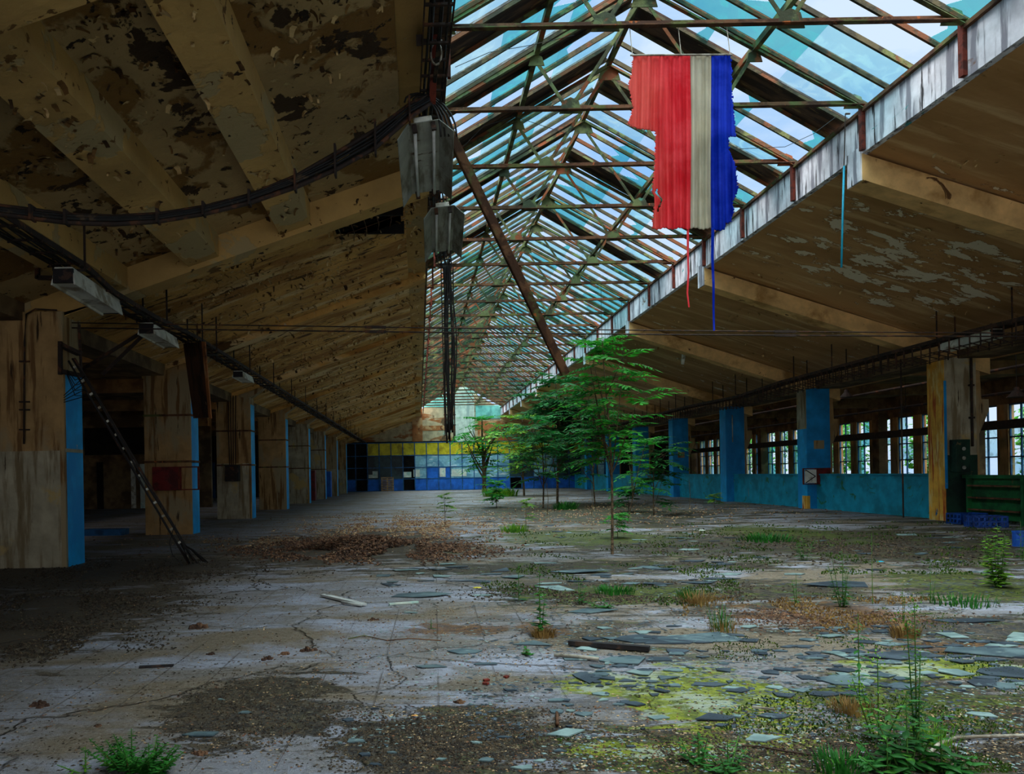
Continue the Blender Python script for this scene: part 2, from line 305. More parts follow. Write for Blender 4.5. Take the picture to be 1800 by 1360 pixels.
# ---- floor
def floor_mat():
    g = NG('littered_concrete_floor'); P = g.pos()
    sep = g.n('SeparateXYZ'); g.l(P, sep.inputs[0]); X, Y = sep.outputs[0], sep.outputs[1]
    c = g.mix(g.step(g.noise(.7, 1, dist=.4), .5, .12), srgb(124,118,114), srgb(142,142,152))
    c = g.mix(g.step(g.noise((1.1,2.4,1), 2, dist=.6), .55, .08), c, srgb(162,166,184))
    c = g.mix(g.step(g.noise((.45,1.0,1), 13, dist=.6), .53, .06), c, srgb(122,108,90))
    g1 = g.noise(15, 7, 9, .82, .3); g2 = g.noise(46, 17, 4, .8); gravel = g.math('ADD', g.math('MULTIPLY', g1, .62), g.math('MULTIPLY', g2, .38)); fine = g.math('ADD', g.math('MULTIPLY', g.noise(70, 8, 3, .8), .6), g.math('MULTIPLY', g.noise(24, 18, 3, .8), .4)); med = g.noise((2.2,4.5,1), 11, 8, .72, .5)
    # slab joints
    br = g.n('TexBrick'); mp = g.n('Mapping'); g.l(P, mp.inputs[0]); mp.inputs['Scale'].default_value = (1,1,1); mp.inputs['Rotation'].default_value = (0,0,.02)
    g.l(mp.outputs[0], br.inputs[0]); br.inputs['Scale'].default_value = 1; br.offset = 0
    br.inputs['Brick Width'].default_value = .34; br.inputs['Row Height'].default_value = .34; br.inputs['Mortar Size'].default_value = .006; br.inputs['Mortar Smooth'].default_value = .3
    vis = g.step(g.noise(.5, 21), .5, .05)
    joint = g.math('MULTIPLY', br.outputs['Fac'], vis)
    c = g.mix(g.math('MULTIPLY', joint, .65), c, srgb(88,78,72))
    # cracks
    vo = g.n('TexVoronoi'); vo.feature = 'DISTANCE_TO_EDGE'; vo.inputs['Scale'].default_value = .55
    ad = g.n('VectorMath', operation='ADD'); nn = g.n('TexNoise'); nn.inputs['Scale'].default_value = 2.2; nn.inputs['Detail'].default_value = 5
    g.l(P, nn.inputs[0]); sc = g.n('VectorMath', operation='SCALE'); sc.inputs['Scale'].default_value = .7; g.l(nn.outputs['Color'], sc.inputs[0])
    g.l(P, ad.inputs[0]); g.l(sc.outputs[0], ad.inputs[1]); g.l(ad.outputs[0], vo.inputs['Vector'])
    crack = g.math('SUBTRACT', 1, g.step(vo.outputs['Distance'], .010, .008))
    c = g.mix(g.math('MULTIPLY', g.math('MULTIPLY', crack, g.step(g.noise(.6, 51), .52, .04)), .75), c, srgb(66,54,44))
    def ell(x0, y0, x1, y1, k=1.1):
        a = fl((x0+x1)/2, y0); b = fl((x0+x1)/2, y1); ym = (a.y+b.y)/2; ry = abs(a.y-b.y)/2
        l_ = fl(x0, (y0+y1)/2); r_ = fl(x1, (y0+y1)/2); xm = (l_.x+r_.x)/2; rx = abs(r_.x-l_.x)/2
        dx = g.math('DIVIDE', g.math('SUBTRACT', X, xm), rx); dy = g.math('DIVIDE', g.math('SUBTRACT', Y, ym), ry)
        d = g.math('SQRT', g.math('ADD', g.math('MULTIPLY', dx, dx), g.math('MULTIPLY', dy, dy)))
        v = g.math('ADD', g.math('SUBTRACT', 1, d), g.math('MULTIPLY', g.math('SUBTRACT', med, .5), 3.2*k))
        return v
    def many(rs, k=1.1):
        v = None
        for r in rs:
            e = ell(*r, k=k); v = e if v is None else g.math('MAXIMUM', v, e)
        return v
    # general dust speckle
    c = g.mix(g.math('MULTIPLY', g.step(gravel, .545, .03), .6), c, srgb(84,70,56))
    c = g.mix(g.math('MULTIPLY', g.step(fine, .57, .02), .3), c, srgb(200,196,190))
    dirt = many([(280,1175,600,1330), (560,1235,1050,1400), (900,1262,1950,1460), (1100,1310,1950,1420), (-150,1035,290,1165), (-150,980,450,1045), (380,930,860,1000),
                 (980,935,1500,985), (650,985,1350,1012), (850,1022,1330,1064), (1220,1022,1560,1056), (1180,925,1950,1000), (1380,1180,1900,1300), (800,880,1300,925)])
    dcol = g.mix(g.step(gravel, .5, .035), srgb(22,19,15), srgb(78,66,48))
    dcol = g.mix(g.step(fine, .60, .02), dcol, srgb(146,138,122))
    dcol = g.mix(g.math('MULTIPLY', g.math('MULTIPLY', g.step(g.noise((2.2,3.5,1), 61, 9, .78), .55, .04), g.step(X, .2, 1.5)), .8), dcol, g.mix(g.step(gravel, .5, .04), srgb(30,38,12), srgb(84,98,26)))
    c = g.mix(g.math('MULTIPLY', g.step(dirt, .05, .10), .95), c, dcol)
    # scattered strips of dirt across the hall
    strip = g.math('MULTIPLY', g.step(g.noise((.5,1.7,1), 31, 9, .72, .4), .515, .025), g.step(X, .6, 1.8))
    c = g.mix(g.math('MULTIPLY', strip, .92), c, dcol)
    grn = many([(1270,920,1500,955), (1560,1000,1900,1065), (900,1030,1320,1060), (1380,1190,1800,1290), (850,930,1200,960), (1000,1290,1500,1400)])
    gcol = g.mix(g.step(gravel, .50, .04), srgb(30,36,14), srgb(92,104,26))
    c = g.mix(g.math('MULTIPLY', g.step(grn, .14, .08), .85), c, gcol)
    org = many([(1290,1055,1640,1108), (900,1095,1010,1120), (1560,1125,1800,1150), (700,1095,900,1118)])
    c = g.mix(g.math('MULTIPLY', g.step(org, .14, .08), .8), c, g.mix(g.step(gravel, .52, .06), srgb(70,44,22), srgb(134,92,44)))
    moss = many([(1050,1165,1450,1300), (960,1180,1200,1235), (1000,1300,1400,1330), (1250,1180,1420,1330), (1450,1155,1850,1200)], .8)
    mcol = g.mix(g.step(g.noise(9, 41, 7, .75), .5, .1), srgb(84,96,16), srgb(142,150,34))
    mcol = g.mix(g.step(g.noise((1.6,3.4,4), 42, 9, .75), .53, .03), mcol, srgb(160,168,146))
    c = g.mix(g.math('MULTIPLY', g.step(moss, .16, .12), .93), c, mcol)
    # browner towards the left row and in the aisles
    lf = g.math('SUBTRACT', 1, g.step(X, -1.6, 2.2))
    c = g.mix(g.math('MULTIPLY', lf, .35), c, srgb(104,88,70))
    h = g.math('ADD', g.math('MULTIPLY', gravel, .6), g.math('MULTIPLY', fine, .3))
    h = g.math('SUBTRACT', h, g.math('MULTIPLY', g.math('MAXIMUM', crack, joint), .9))
    wet = g.math('ADD', .42, g.math('MULTIPLY', g.step(gravel, .5, .2), .4))
    return g.finish(c, wet, h, .9, .05)
M['floor'] = floor_mat()
# ------------------------------------------------------------------ setting
E = EYE
BAY = [4.86+6*i for i in range(0, 10)]      # frames
YF = 58.9
XL, XR = .22, 6.26                          # skylight edges
ZB, ZT = E+4.37, E+4.91
SL = .333
zl = lambda x: ZB+SL*(x-XL)                 # underside left
zr = lambda x: ZB-SL*(x-XR)                 # underside right
floor = struct(MB().add([(-16,-14,0),(22,-14,0),(22,YF+.5,0),(-16,YF+.5,0),(-16,-14,-.3),(22,-14,-.3),(22,YF+.5,-.3),(-16,YF+.5,-.3)],
    [(0,1,2,3),(7,6,5,4),(0,4,5,1),(1,5,6,2),(2,6,7,3),(3,7,4,0)]), 'floor', M['floor'])
struct(MB().box(22.05,70,-20,95,-.35,-.05), 'ground_outside', M['earth'])
def lslab(x0, x1, y0, y1): return [(x0, zl(x0)), (x1, zl(x1)), (x1, zl(x1)+.16), (x0, zl(x0)+.16)], y0, y1
# left slope with the torn opening
HX0, HX1, HY0, HY1 = -1.30, -.22, 12.15, 13.0
b = MB()
for x0, x1, y0, y1 in ((-6.0,-.15,11.3,HY0), (-6.0,HX0,HY0,HY1), (HX1,-.15,HY0,HY1), (-6.0,-.15,HY1,YF)): b.prism(*lslab(x0,x1,y0,y1))
struct(b, 'ceiling_left_far', M['ceil_left'])
struct(MB().prism(*lslab(-6.0,-.15,-14,11.3)), 'ceiling_left_near', M['ceil_coffer'])
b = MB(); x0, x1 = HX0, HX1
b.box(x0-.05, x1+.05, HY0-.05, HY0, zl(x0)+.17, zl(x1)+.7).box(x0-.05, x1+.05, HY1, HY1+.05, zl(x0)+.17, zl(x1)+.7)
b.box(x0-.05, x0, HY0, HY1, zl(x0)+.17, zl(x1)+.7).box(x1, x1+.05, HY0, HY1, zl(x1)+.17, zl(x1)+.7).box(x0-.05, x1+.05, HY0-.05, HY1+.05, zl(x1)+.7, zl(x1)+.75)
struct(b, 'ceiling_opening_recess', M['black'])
b = MB()
for k in range(5): xx = HX0+.1+k*.2; b.tube([(xx, HY0-.1, zl(xx)-.01), (xx+.03, (HY0+HY1)/2, zl(xx)-.05), (xx-.02, HY1+.1, zl(xx)-.01)], .008, 5)
b.tube([(HX0,HY0+.5,zl(HX0)-.01),(HX1,HY0+.45,zl(HX1)-.01)], .008, 5)
tag(b.build('reinforcing_rods', M['rust_steel']), 'thin bare rods bridging the torn opening in the left ceiling', 'metal rods')
struct(MB().prism([(XR+.10,ZB-.003),(12.5,zr(12.5)),(12.5,zr(12.5)+.16),(XR+.10,ZB+.16)], -14, YF), 'ceiling_right', M['ceil_right'])
# skylight edge beams
struct(MB().box(-.15, XL, -14, YF, ZB-.0, ZT), 'trim_1', M['rib'])
struct(MB().box(XR, XR+.10, -14, YF, ZB, ZT), 'trim_2', M['white_beam'])
tag(MB().box(XL+.005, XL+.17, 4, 12.9, ZB+.02, ZB+.30).build('timber_board', M['board']), 'long brown timber board along the near left edge of the skylight', 'board')
# main rafters with small drop blocks at the skylight edges
k = 3
for i, y in enumerate(BAY):
    y1 = y+.38
    rd = .37 if i < 2 else .13
    b = MB().prism([(-5.95,zl(-5.95)-rd),(-.15,zl(-.15)-rd),(XL,ZB-rd+.01),(XL,ZB-.002),(-.15,ZB-.002),(-5.95,zl(-5.95)-.002)], y, y1)
    struct(b, 'trim_%d' % k, M['rib'] if i < 2 else M['ceil_left']); k += 1
    b = MB().prism([(XR+.002,ZB-.37),(12.4,zr(12.4)-.37),(12.4,zr(12.4)-.002),(XR+.12,zr(XR+.12)-.006),(XR+.002,ZB-.002)], y, y1)
    struct(b, 'trim_%d' % k, M['rafter']); k += 1
    struct(MB().box(XR-.02, XR+.07, y+.02, y1-.02, ZB-.372, ZB+.1), 'trim_%d' % k, M['white_beam']); k += 1
# lengthwise ribs of the near left bay
for (x, y0, y1) in [(xx, a, c) for xx in (-1.66, -2.94, -4.22) for a, c in ((-14, 4.86), (5.24, 10.86))]:
    struct(MB().prism([(x-.21,zl(x-.21)-.30),(x+.21,zl(x+.21)-.30),(x+.21,zl(x+.21)),(x-.21,zl(x-.21))], y0, y1), 'trim_%d' % k, M['rib']); k += 1
# edge beams over the pillar rows
struct(MB().box(-6.0,-5.45,-14,YF,zl(-5.45)-.25,zl(-5.45)+.25), 'trim_%d' % k, M['dark']); k += 1
struct(MB().box(11.7,12.4,-14,YF,zr(11.7)-.25,zr(11.7)+.2), 'trim_%d' % k, M['dark']); k += 1
# aisles
struct(MB().box(-16,-6.0,-14,YF,4.15,4.35), 'ceiling_left_aisle', M['dark'])
struct(MB().box(12.4,21.2,-14,YF,4.25,4.45), 'ceiling_right_aisle', M['dark'])
struct(MB().box(-16.2,-16,-14,YF+.4,0,4.35), 'wall_left', M['dark'])
struct(MB().box(-16,-8.6,32.3,32.5,0,4.15), 'wall_left_cross', M['dark'])
struct(MB().box(-16,-8.6,31.9,32.3,3.35,3.75), 'trim_%d' % k, M['dark']); k += 1
for y in BAY:
    struct(MB().box(-16,-6.0,y,y+.35,3.75,4.15), 'trim_%d' % k, M['dark']); k += 1
    struct(MB().box(12.4,21,y,y+.35,3.85,4.25), 'trim_%d' % k, M['dark']); k += 1
    struct(MB().box(20.6,21.0,y,y+.5,0,3.85), 'trim_%d' % k, M['dark']); k += 1
# right outer wall: sill, head, piers, windows
struct(MB().box(21,21.2,-14,YF+.4,0,.75), 'wall_right', M['dark'])
struct(MB().box(21,21.2,-14,YF+.4,3.35,4.25), 'wall_right_head', M['dark'])
b = MB()
NW = 39
for i in range(NW+1): b.box(21,21.22,-4+i*1.6-.27,-4+i*1.6+.27,.75,3.35)
struct(b, 'wall_right_piers', M['pillar'])
random.seed(5)
wn = 1
for i in range(5, NW):
    y0 = -4+i*1.6+.27; y1 = y0+1.06
    fr = MB()
    for zz in (.75, 1.45, 2.15, 2.75, 3.3): fr.box(21.04,21.10,y0,y1,zz,zz+.05)
    for yy in (y0, (y0+y1)/2-.02, y1-.04): fr.box(21.04,21.10,yy,yy+.04,.75,3.35)
    f = struct(fr, 'window_%d' % wn, M['frame_blue'])
    pn = MB()
    for zz0, zz1 in ((.8,1.45),(1.5,2.15),(2.2,2.75),(2.8,3.3)):
        for a in (0, 1):
            if random.random() < .55:
                ya = y0+.04+a*.51; pn.box(21.065,21.075,ya,ya+.47,zz0,zz1)
    if pn.v: pn.build('glass', M[random.choice(['glass_teal','glass_frost','glass_clear'])], f)
    wn += 1
struct(MB().box(-16,-7,-14.2,-14,0,E+7).box(13,21.2,-14.2,-14,0,E+7).box(-7,13,-14.2,-14,4.6,E+7), 'wall_back', M['pillar'])  # unseen wall; its wide opening is invented to admit the fill sun
struct(MB().box(-.15,XR+.44,-14,-3.3,ZT+.01,ZT+.2), 'ceiling_back', M['ceil_right'])
struct(MB().box(21,21.2,-14,-4,.75,3.35), 'wall_right_back', M['dark'])
# crane rail in front of the right windows
t = MB().box(18.9,19.1,-3,YF-.2,E+1.15,E+1.42).build('crane_rail', M['black_bar'])
tag(t, 'long black rail beam running in front of the right side windows', 'beam')
t['kind'] = 'structure'; t.name = 'trim_%d' % k; del t['label']; del t['category']; k += 1
# far wall
YW = YF
struct(MB().box(-16,22,YW+.12,YW+.4,0,E+3.4), 'wall_far', M['black'])
gab = MB().prism([(-4.9,E+2.53),(11.38,E+2.53),(11.38,E+2.75),(XR+.4,E+4.35),(XR,E+4.9),(3.24,E+6.7),(XL,E+4.9),(-.1,E+4.35),(-4.9,E+2.75)], YW, YW+.1)
struct(gab, 'wall_far_gable', M['far_cream'])
def rect(x0, y0, x1, y1, Y):
    a = at(x0, y1, Y); c = at(x1, y0, Y); return a.x, c.x, a.z, c.z
for nm, (x0,y0,x1,y1), m, d in (('trim', (735,742,1100,757), 'rust_plaster', .02), ('trim', (801,672,833,776), 'white_panel', .10), ('trim', (836,712,882,736), 'aqua_panel', .04),
      ('trim', (722,690,800,716), 'aqua_panel', .03), ('trim',(840,738,960,775),'rust_plaster',.03),('trim',(725,716,742,776),'rust_plaster',.05)):
    a = rect(x0,y0,x1,y1,YW)
    if (x0, x1) == (801, 833):
        xm = (a[0]+a[1])/2
        o = struct(MB().prism([(a[0],a[2]),(a[1],a[2]),(a[1],a[3]-.5),((a[1]+xm)/2,a[3]-.12),(xm,a[3]),((a[0]+xm)/2,a[3]-.12),(a[0],a[3]-.5)], YW-d, YW), 'trim_%d' % k, M[m])
    else: o = struct(MB().box(a[0],a[1],YW-d,YW,a[2],a[3]), 'trim_%d' % k, M[m])
    k += 1
# ------------------------------------------------------------------ pillars
left_pillars = []
names_l = ['nearest wide ochre pillar at left with a full height blue face and grey lower render', 'ochre pillar carrying the open red cabinet', 'tan pillar with a black switch box on its front',
 'brown stained pillar just beyond the pillar with the black box', 'grey pillar fifth in the left row', 'narrow grey pillar sixth in the left row', 'seventh pillar of the left row beside the dark doorway', 'last pillar of the left row by the far partition']
for i in range(8):
    y = 10.8+6*i; x = -4.9; H = E+2.35
    t = thing('concrete_pillar', names_l[i], 'pillar', (x-.5, y+.3, 0), 'left row of concrete pillars')
    MB().box(x-1.0, x-.012, y, y+.6, 1.62, H).build('shaft', M['pillar_low' if i in (4,5) else 'pillar'], t)
    MB().box(x-1.004, x-.012, y-.004, y+.6, 0, 1.62).build('lower_render', M['pillar' if i in (1,3) else 'pillar_low'], t)
    hb = 2.74 if i == 0 else H-.2
    if i == 0: MB().box(x-.012, x-.001, y+.01, y+.59, hb, H).build('bare_top', M['pillar'], t)
    f = MB().box(x-.012, x, y+.01, y+.59, .0, hb).build('blue_face', M['blue'], t); f['label'] = 'chipped blue painted face'
    bd = MB().box(x-.06, x+.003, y-.008, y+.05, 0, H-.2).build('edge_strip', M['pillar'], t)
    # strap bands
    if i in (1, 2, 3, 4, 5):
        for zz in (1.55, 2.55): MB().box(x-1.02, x+.02, y-.025, y+.62, zz, zz+.045).build('strap', M['rust_steel'], t)
    if i == 0:
        MB().box(x-.002, x+.006, y+.02, y+.58, 1.60, 1.65).build('bare_band', M['pillar_low'], t)
    # capital towards roof
    MB().prism([(x-1.0,H),(x,H),(x+.55,zl(x+.55)-(.36 if i < 1 else .12)),(x-1.0,zl(x-1.0)-(.36 if i < 1 else .12))], y+.06, y+.44).build('haunch', M['pillar'], t)
    left_pillars.append(t)
names_r = ['rust streaked yellow edged tan pillar beside the green gate', 'blue pillar carrying the open red cabinet on the right', 'blue pillar third from the right, bare with a thin pipe', 'blue pillar with a small orange patch behind the saplings',
 'blue pillar fifth from the right half hidden by leaves', 'sixth blue pillar of the right row behind the tree', 'seventh blue pillar of the right row near the far wall', 'last blue pillar of the right row']
for i in range(8):
    y = 16.85+6*i
    if y > 57: break
    x = 11.38; H = E+2.33
    t = thing('concrete_pillar', names_r[i], 'pillar', (x+.35, y+.3, 0), 'right row of concrete pillars')
    if i == 0:
        MB().box(x+.012, x+.7, y, y+.55, 1.42, H).build('shaft', M['pillar_low'], t)
        MB().box(x+.012, x+.704, y-.004, y+.55, 0, 1.42).build('dark_green_base', M['dkgreen'], t)
        MB().box(x, x+.012, y-.004, y+.55, 0, H).build('yellow_face', M['rust_yellow'], t)
        MB().box(x-.004, x+.05, y-.012, y, .7, H-.5).build('blue_edge', M['blue_shaded'], t)
    else:
        MB().box(x+.012, x+.7, y, y+.55, 0, H).build('shaft', M['blue_shaded'], t)
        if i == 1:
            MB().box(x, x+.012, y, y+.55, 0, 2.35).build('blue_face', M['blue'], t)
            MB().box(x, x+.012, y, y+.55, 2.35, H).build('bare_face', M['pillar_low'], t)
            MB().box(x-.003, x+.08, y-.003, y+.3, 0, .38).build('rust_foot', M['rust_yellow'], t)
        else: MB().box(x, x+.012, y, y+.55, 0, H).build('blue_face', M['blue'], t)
        if i in (1, 3):
            MB().box(x+.22, x+.52, y-.006, y, 1.75, 2.0).build('bare_patch', M['pillar'], t)
    # ochre outer strip with corbel
    zc = E+1.42
    MB().prism([(x+.7,.95),(x+.78,.95),(x+.78,zc-.75),(x+1.0,zc-.25),(x+1.0,zc),(x+.84,zc),(x+.80,H),(x+.7,H)], y+.04, y+.5).build('corbel', M['pillar'], t)
    MB().prism([(x+.7,H),(x,H),(x-.55,zr(x-.55)-.36),(x+.7,zr(x+.7)-.36)], y+.08, y+.42).build('haunch', M['pillar'], t)
# parapets between right pillars
for i in range(7):
    y0 = 16.85+.55+6*i; y1 = y0+5.45
    if y1 > YF: break
    struct(MB().box(11.66, 11.86, y0, y1, 0, .98), 'wall_parapet_%d' % (i+1), M['teal'])
    struct(MB().box(11.63, 11.89, y0+.01, y1-.01, .98, 1.02), 'trim_%d' % k, M['teal']); k += 1
# ------------------------------------------------------------------ skylight: trusses, purlins, glazing
TY = [-3.2+2*i for i in range(32)]
XM = (XL+XR)/2; ZR = E+6.71; ZTIE = E+5.0
def zs(x):       # roof line
    f = abs(x-XM)/((XR-XL)/2); return ZR+(E+4.95-ZR)*f
def truss():
    t = thing('roof_truss', '', 'roof truss', (XM, 0, ZTIE), 'steel roof trusses under the skylight')
    y = 0; xa, xb = XL+.02, XR-.02
    p1, p2 = XL+(XR-XL)/3-.04, XR-(XR-XL)/3+.04; m1, m2 = (XL+XM)/2, (XR+XM)/2
    MB().angle((xa,y,ZTIE),(xb,y,ZTIE),.075,.012).build('tie', M['rust_steel'], t)
    MB().angle((xa,y,zs(xa)-.02),(XM,y,ZR-.08),.065,.010).build('top_chord', M['green_steel'], t)
    MB().angle((XM,y,ZR-.08),(xb,y,zs(xb)-.02),.065,.010).build('top_chord', M['green_steel'], t)
    for a, c in (((p1,ZTIE),(m1,zs(m1)-.1)), ((p1,ZTIE),(XM,ZR-.14)), ((p2,ZTIE),(XM,ZR-.14)), ((p2,ZTIE),(m2,zs(m2)-.1))):
        MB().angle((a[0],y,a[1]),(c[0],y,c[1]),.045,.009,(0,1,0)).build('web', M['green_steel'], t)
    for gx, gz, s_ in ((p1,ZTIE+.06,1),(p2,ZTIE+.06,1),(XM,ZR-.18,1.15),(m1,zs(m1)-.13,.7),(m2,zs(m2)-.13,.7),(xa+.12,ZTIE+.05,.9),(xb-.12,ZTIE+.05,.9)):
        g = .16*s_; MB().prism([(gx-g,gz-g*.6),(gx+g,gz-g*.6),(gx+g*.7,gz+g*.5),(gx,gz+g*.8),(gx-g*.7,gz+g*.5)], y-.008, y+.008).build('gusset', M['green_steel'], t)
    MB().box(XR-.055, XR-.003, y-.03, y+.05, ZB+.02, ZTIE+.02).build('hanger_bar', M['red_rust'], t)
    MB().box(XL+.18, XL+.22, y-.03, y+.03, ZB+.1, ZTIE+.02).build('hanger_bar', M['red_rust'], t)
    return t
t0 = truss(); t0.location.y = TY[6]
# children were placed relative to the origin height: shift only along y
ordn = ['nearest full', 'second', 'third', 'fourth', 'fifth', 'sixth', 'seventh', 'eighth']
t0['label'] = 'nearest rusty steel truss crossing the top of the view in front of the hanging flag'
vis_t = [t0]
for i, y in enumerate(TY[7:]):
    if y > 57.5: break
    c = dup(t0); c.location.y = y
    if i < 7:
        c['label'] = ['truss whose tie passes just behind the upper half of the hanging flag', 'third rusty truss counted back from the top of the view', 'fourth rusty truss counted back, its tie behind the lower half of the flag',
                      'fifth rusty truss counted back from the top of the view', 'sixth rusty truss counted back from the top of the view', 'seventh rusty truss counted back from the top of the view', 'eighth rusty truss counted back from the top of the view'][i]
    else: c['label'] = 'small distant steel truss in the far run of the skylight'
# purlins
for (x, z, lab) in ((XM, ZR+.0, 'green ridge purlin running the length of the skylight'), ((XL+XM)/2, zs((XL+XM)/2)-.0, 'green purlin halfway up the left skylight slope'), ((XR+XM)/2, zs((XR+XM)/2)-.0, 'green purlin halfway up the right skylight slope')):
    o = MB().box(x-.035, x+.035, -3.2, YF-.1, z-.06, z+.03).build('roof_purlin', M['green_steel']); tag(o, lab, 'purlin', 'lengthwise skylight purlins')
for x in (XL+.03, XR-.0):
    struct(MB().box(x-.05, x+.05, -3.2, YF-.1, ZT, ZT+.05), 'trim_%d' % k, M['rust_steel']); k += 1
# glazing per truss bay and slope
random.seed(11)
boards = {('R', 7.8), ('R', 11.3), ('R', 13.3), ('R', 16.3), ('L', 10.8), ('L', 12.3), ('L', 14.8), ('L', 9.3), ('L', 18.3), ('R', 19.8)}
for side in 'LR':
    xe = XL if side == 'L' else XR
    nrm = Vector((-(ZR-E-4.95)*(1 if side == 'L' else -1), 0, (XR-XL)/2)).normalized()
    for i, y0 in enumerate(TY[:-1]):
        if y0 > 57: break
        y1 = min(y0+2, YF-.1)
        bars = MB(); panes = {'glass_teal': MB(), 'glass_frost': MB(), 'glass_clear': MB(), 'board': MB()}
        for j in range(4):
            y = y0+j*.5
            if y > YF-.2: break
            off = .055
            a = Vector((xe, y, zs(xe)))+nrm*off; c = Vector((XM, y, ZR))+nrm*off
            bars.bar(a, c, .036, .045, nrm)
            bars.bar(a+nrm*.035, c+nrm*.035, .012, .03, nrm)
            ya, yb = y+.02, y+.48
            key = (side, round(y, 1))
            if key in boards:
                P0 = Vector((xe, 0, zs(xe)))+nrm*.10; P1 = Vector((XM, 0, ZR))+nrm*.10
                panes['board'].bar((P0.x, y+.25, P0.z), (P1.x, y+.25, P1.z), .52, .03, nrm)
                continue
            for seg in range(3):
                r = random.random(); f0, f1 = seg/3, (seg+1)/3
                miss = .52 if side == 'R' and y < 18 else .30
                if r < miss:
                    if random.random() < .45:      # jagged remnant
                        mat = 'glass_teal'; w_ = random.uniform(.15,.5)
                        p = [(f0, ya), (f0+w_*.33, ya), (f0+w_*.12, (ya+yb)/2), (f0+w_*.2, yb), (f0, yb)]
                    else: continue
                else:
                    mat = random.choices(['glass_teal','glass_frost','glass_clear'], [.36,.34,.30])[0]
                    if random.random() < .3: cc = random.uniform(.2,.8); p = [(f0, ya), (f1, ya), (f1-.12, ya+.46*cc), (f1, yb), (f0, yb)]
                    else: p = [(f0, ya), (f1, ya), (f1, yb), (f0, yb)]
                lo = Vector((xe, 0, zs(xe)))+nrm*.085; hi = Vector((XM, 0, ZR))+nrm*.085
                vs = [lo+(hi-lo)*f+Vector((0, yy, 0)) for f, yy in p]
                n = len(vs)
                panes[mat].add(vs+[v+nrm*.006 for v in vs], [tuple(range(n)), tuple(range(2*n-1,n-1,-1))]+[(q,(q+1)%n,(q+1)%n+n,q+n) for q in range(n)])
        f = struct(bars, 'window_%d' % wn, M['bar_steel']); wn += 1
        for kx, pm in panes.items():
            if pm.v:
                o = pm.build('board_infill' if kx == 'board' else 'glass', M[kx], f)
                if kx == 'board': o['label'] = 'dark board laid in place of the glass'
# thin cross struts lying on the right slope
for (pts_, Yw, lab) in (([(1292,262),(1380,258),(1430,235),(1470,205)], 10.7, 'sagging from the flag side to the white beam'), ([(800,118),(860,92),(930,80),(1010,62)], 8.8, 'strung under the nearest truss on the left'), ([(792,280),(850,222),(905,205),(1000,236)], 10.8, 'strung below the second truss on the left')):
    o = MB().tube([at(x_, y_, Yw) for x_, y_ in pts_], .004, 4).build('loose_wire', M['black_cable']); tag(o, 'thin loose wire '+lab, 'wire')
for (x_, ya_, yb_, Yw) in ((1095,470,660,22.8),(1058,420,600,20.8),(1030,440,560,24.8)):
    a_ = at(x_, yb_, Yw); o = MB().tube([a_, (a_.x, Yw, ZTIE)], .005, 4).build('loose_wire', M['black_cable']); tag(o, 'thin wire hanging straight down from a far truss', 'wire', 'wires hanging from the far trusses')
# ------------------------------------------------------------------ far partition
t = thing('glazed_partition', 'blue framed glazed partition with yellow upper panes across the far end of the hall', 'partition', (2, YW-.5, 0))
Yp = YW-.6
px0, px1 = 604, 1062
def zpx(y, x=760): return at(x, y, Yp).z
zt_, zy, zm, zb_ = E+2.40, E+1.45, E+.55, E-.30
fr = MB(); xs = []
x = at(px0, 800, Yp).x; xe = at(px1, 800, Yp).x
n = int((xe-x)/.86); dx = (xe-x)/n
for i in range(n+1): fr.box(x+i*dx-.035, x+i*dx+.035, Yp-.04, Yp+.04, 0, zt_); xs.append(x+i*dx)
for zz in (zt_, zy, zm, zb_, .02): fr.box(x, xe, Yp-.035, Yp+.035, zz-.03, zz+.03)
fr.build('frame', M['frame_blue'], t)
random.seed(3)
for i in range(n):
    a, c = xs[i]+.035, xs[i+1]-.035; dark = i < 6  # left bays get darker panes: the shade there is put into colour
    if i >= 1 or True:
        if i >= 2: MB().box(a, c, Yp-.008, Yp+.008, zy+.03, zt_-.03).build('yellow_pane', M['yellow_pane'], t)
    door = i in (1, 5) or i == 14
    if not door: MB().box(a, c, Yp-.012, Yp+.012, .05, zb_-.03).build('blue_panel', M['royal'], t)
    if i >= 2 and not (door and i != 14):
        pm = 'dim_pane' if dark else ('pale_pane' if i < 12 else random.choice(['pale_pane','dim_pane']))
        MB().box(a, c, Yp-.008, Yp+.008, zm+.03, zy-.03).build('pane', M[pm], t)
        MB().box(a, c, Yp-.008, Yp+.008, zb_+.03, zm-.03).build('pane', M['royal' if (7 <= i <= 8) else ('dim_pane' if dark else pm)], t)
for (x0,y0,x1,y1) in ((648,834,664,840),(655,828,664,835),(709,829,723,839),(727,825,738,838),(794,824,820,837),(773,822,783,838)):
    a = rect(x0,y0,x1,y1,Yp); MB().box(a[0],a[1],Yp-.03,Yp-.014,a[2],a[3]).build('paper_sheet', M['paper'], t)
# ------------------------------------------------------------------ pallet at the far wall
p = fl(681, 866); p.y = Yp-.35; p.x = at(681, 850, Yp-.35).x
t = thing('wooden_pallet', 'pale wooden pallet standing on edge against the far blue partition', 'pallet', (p.x, p.y, 0))
for kx in range(7): MB().box(p.x-.47, p.x+.47, p.y-.02, p.y, .03+kx*.155, .03+kx*.155+.10).build('slat', M['wood'], t)
for xx in (-.47, -.05, .37): MB().box(p.x+xx, p.x+xx+.1, p.y, p.y+.1, 0, 1.06).build('stringer', M['wood'], t)
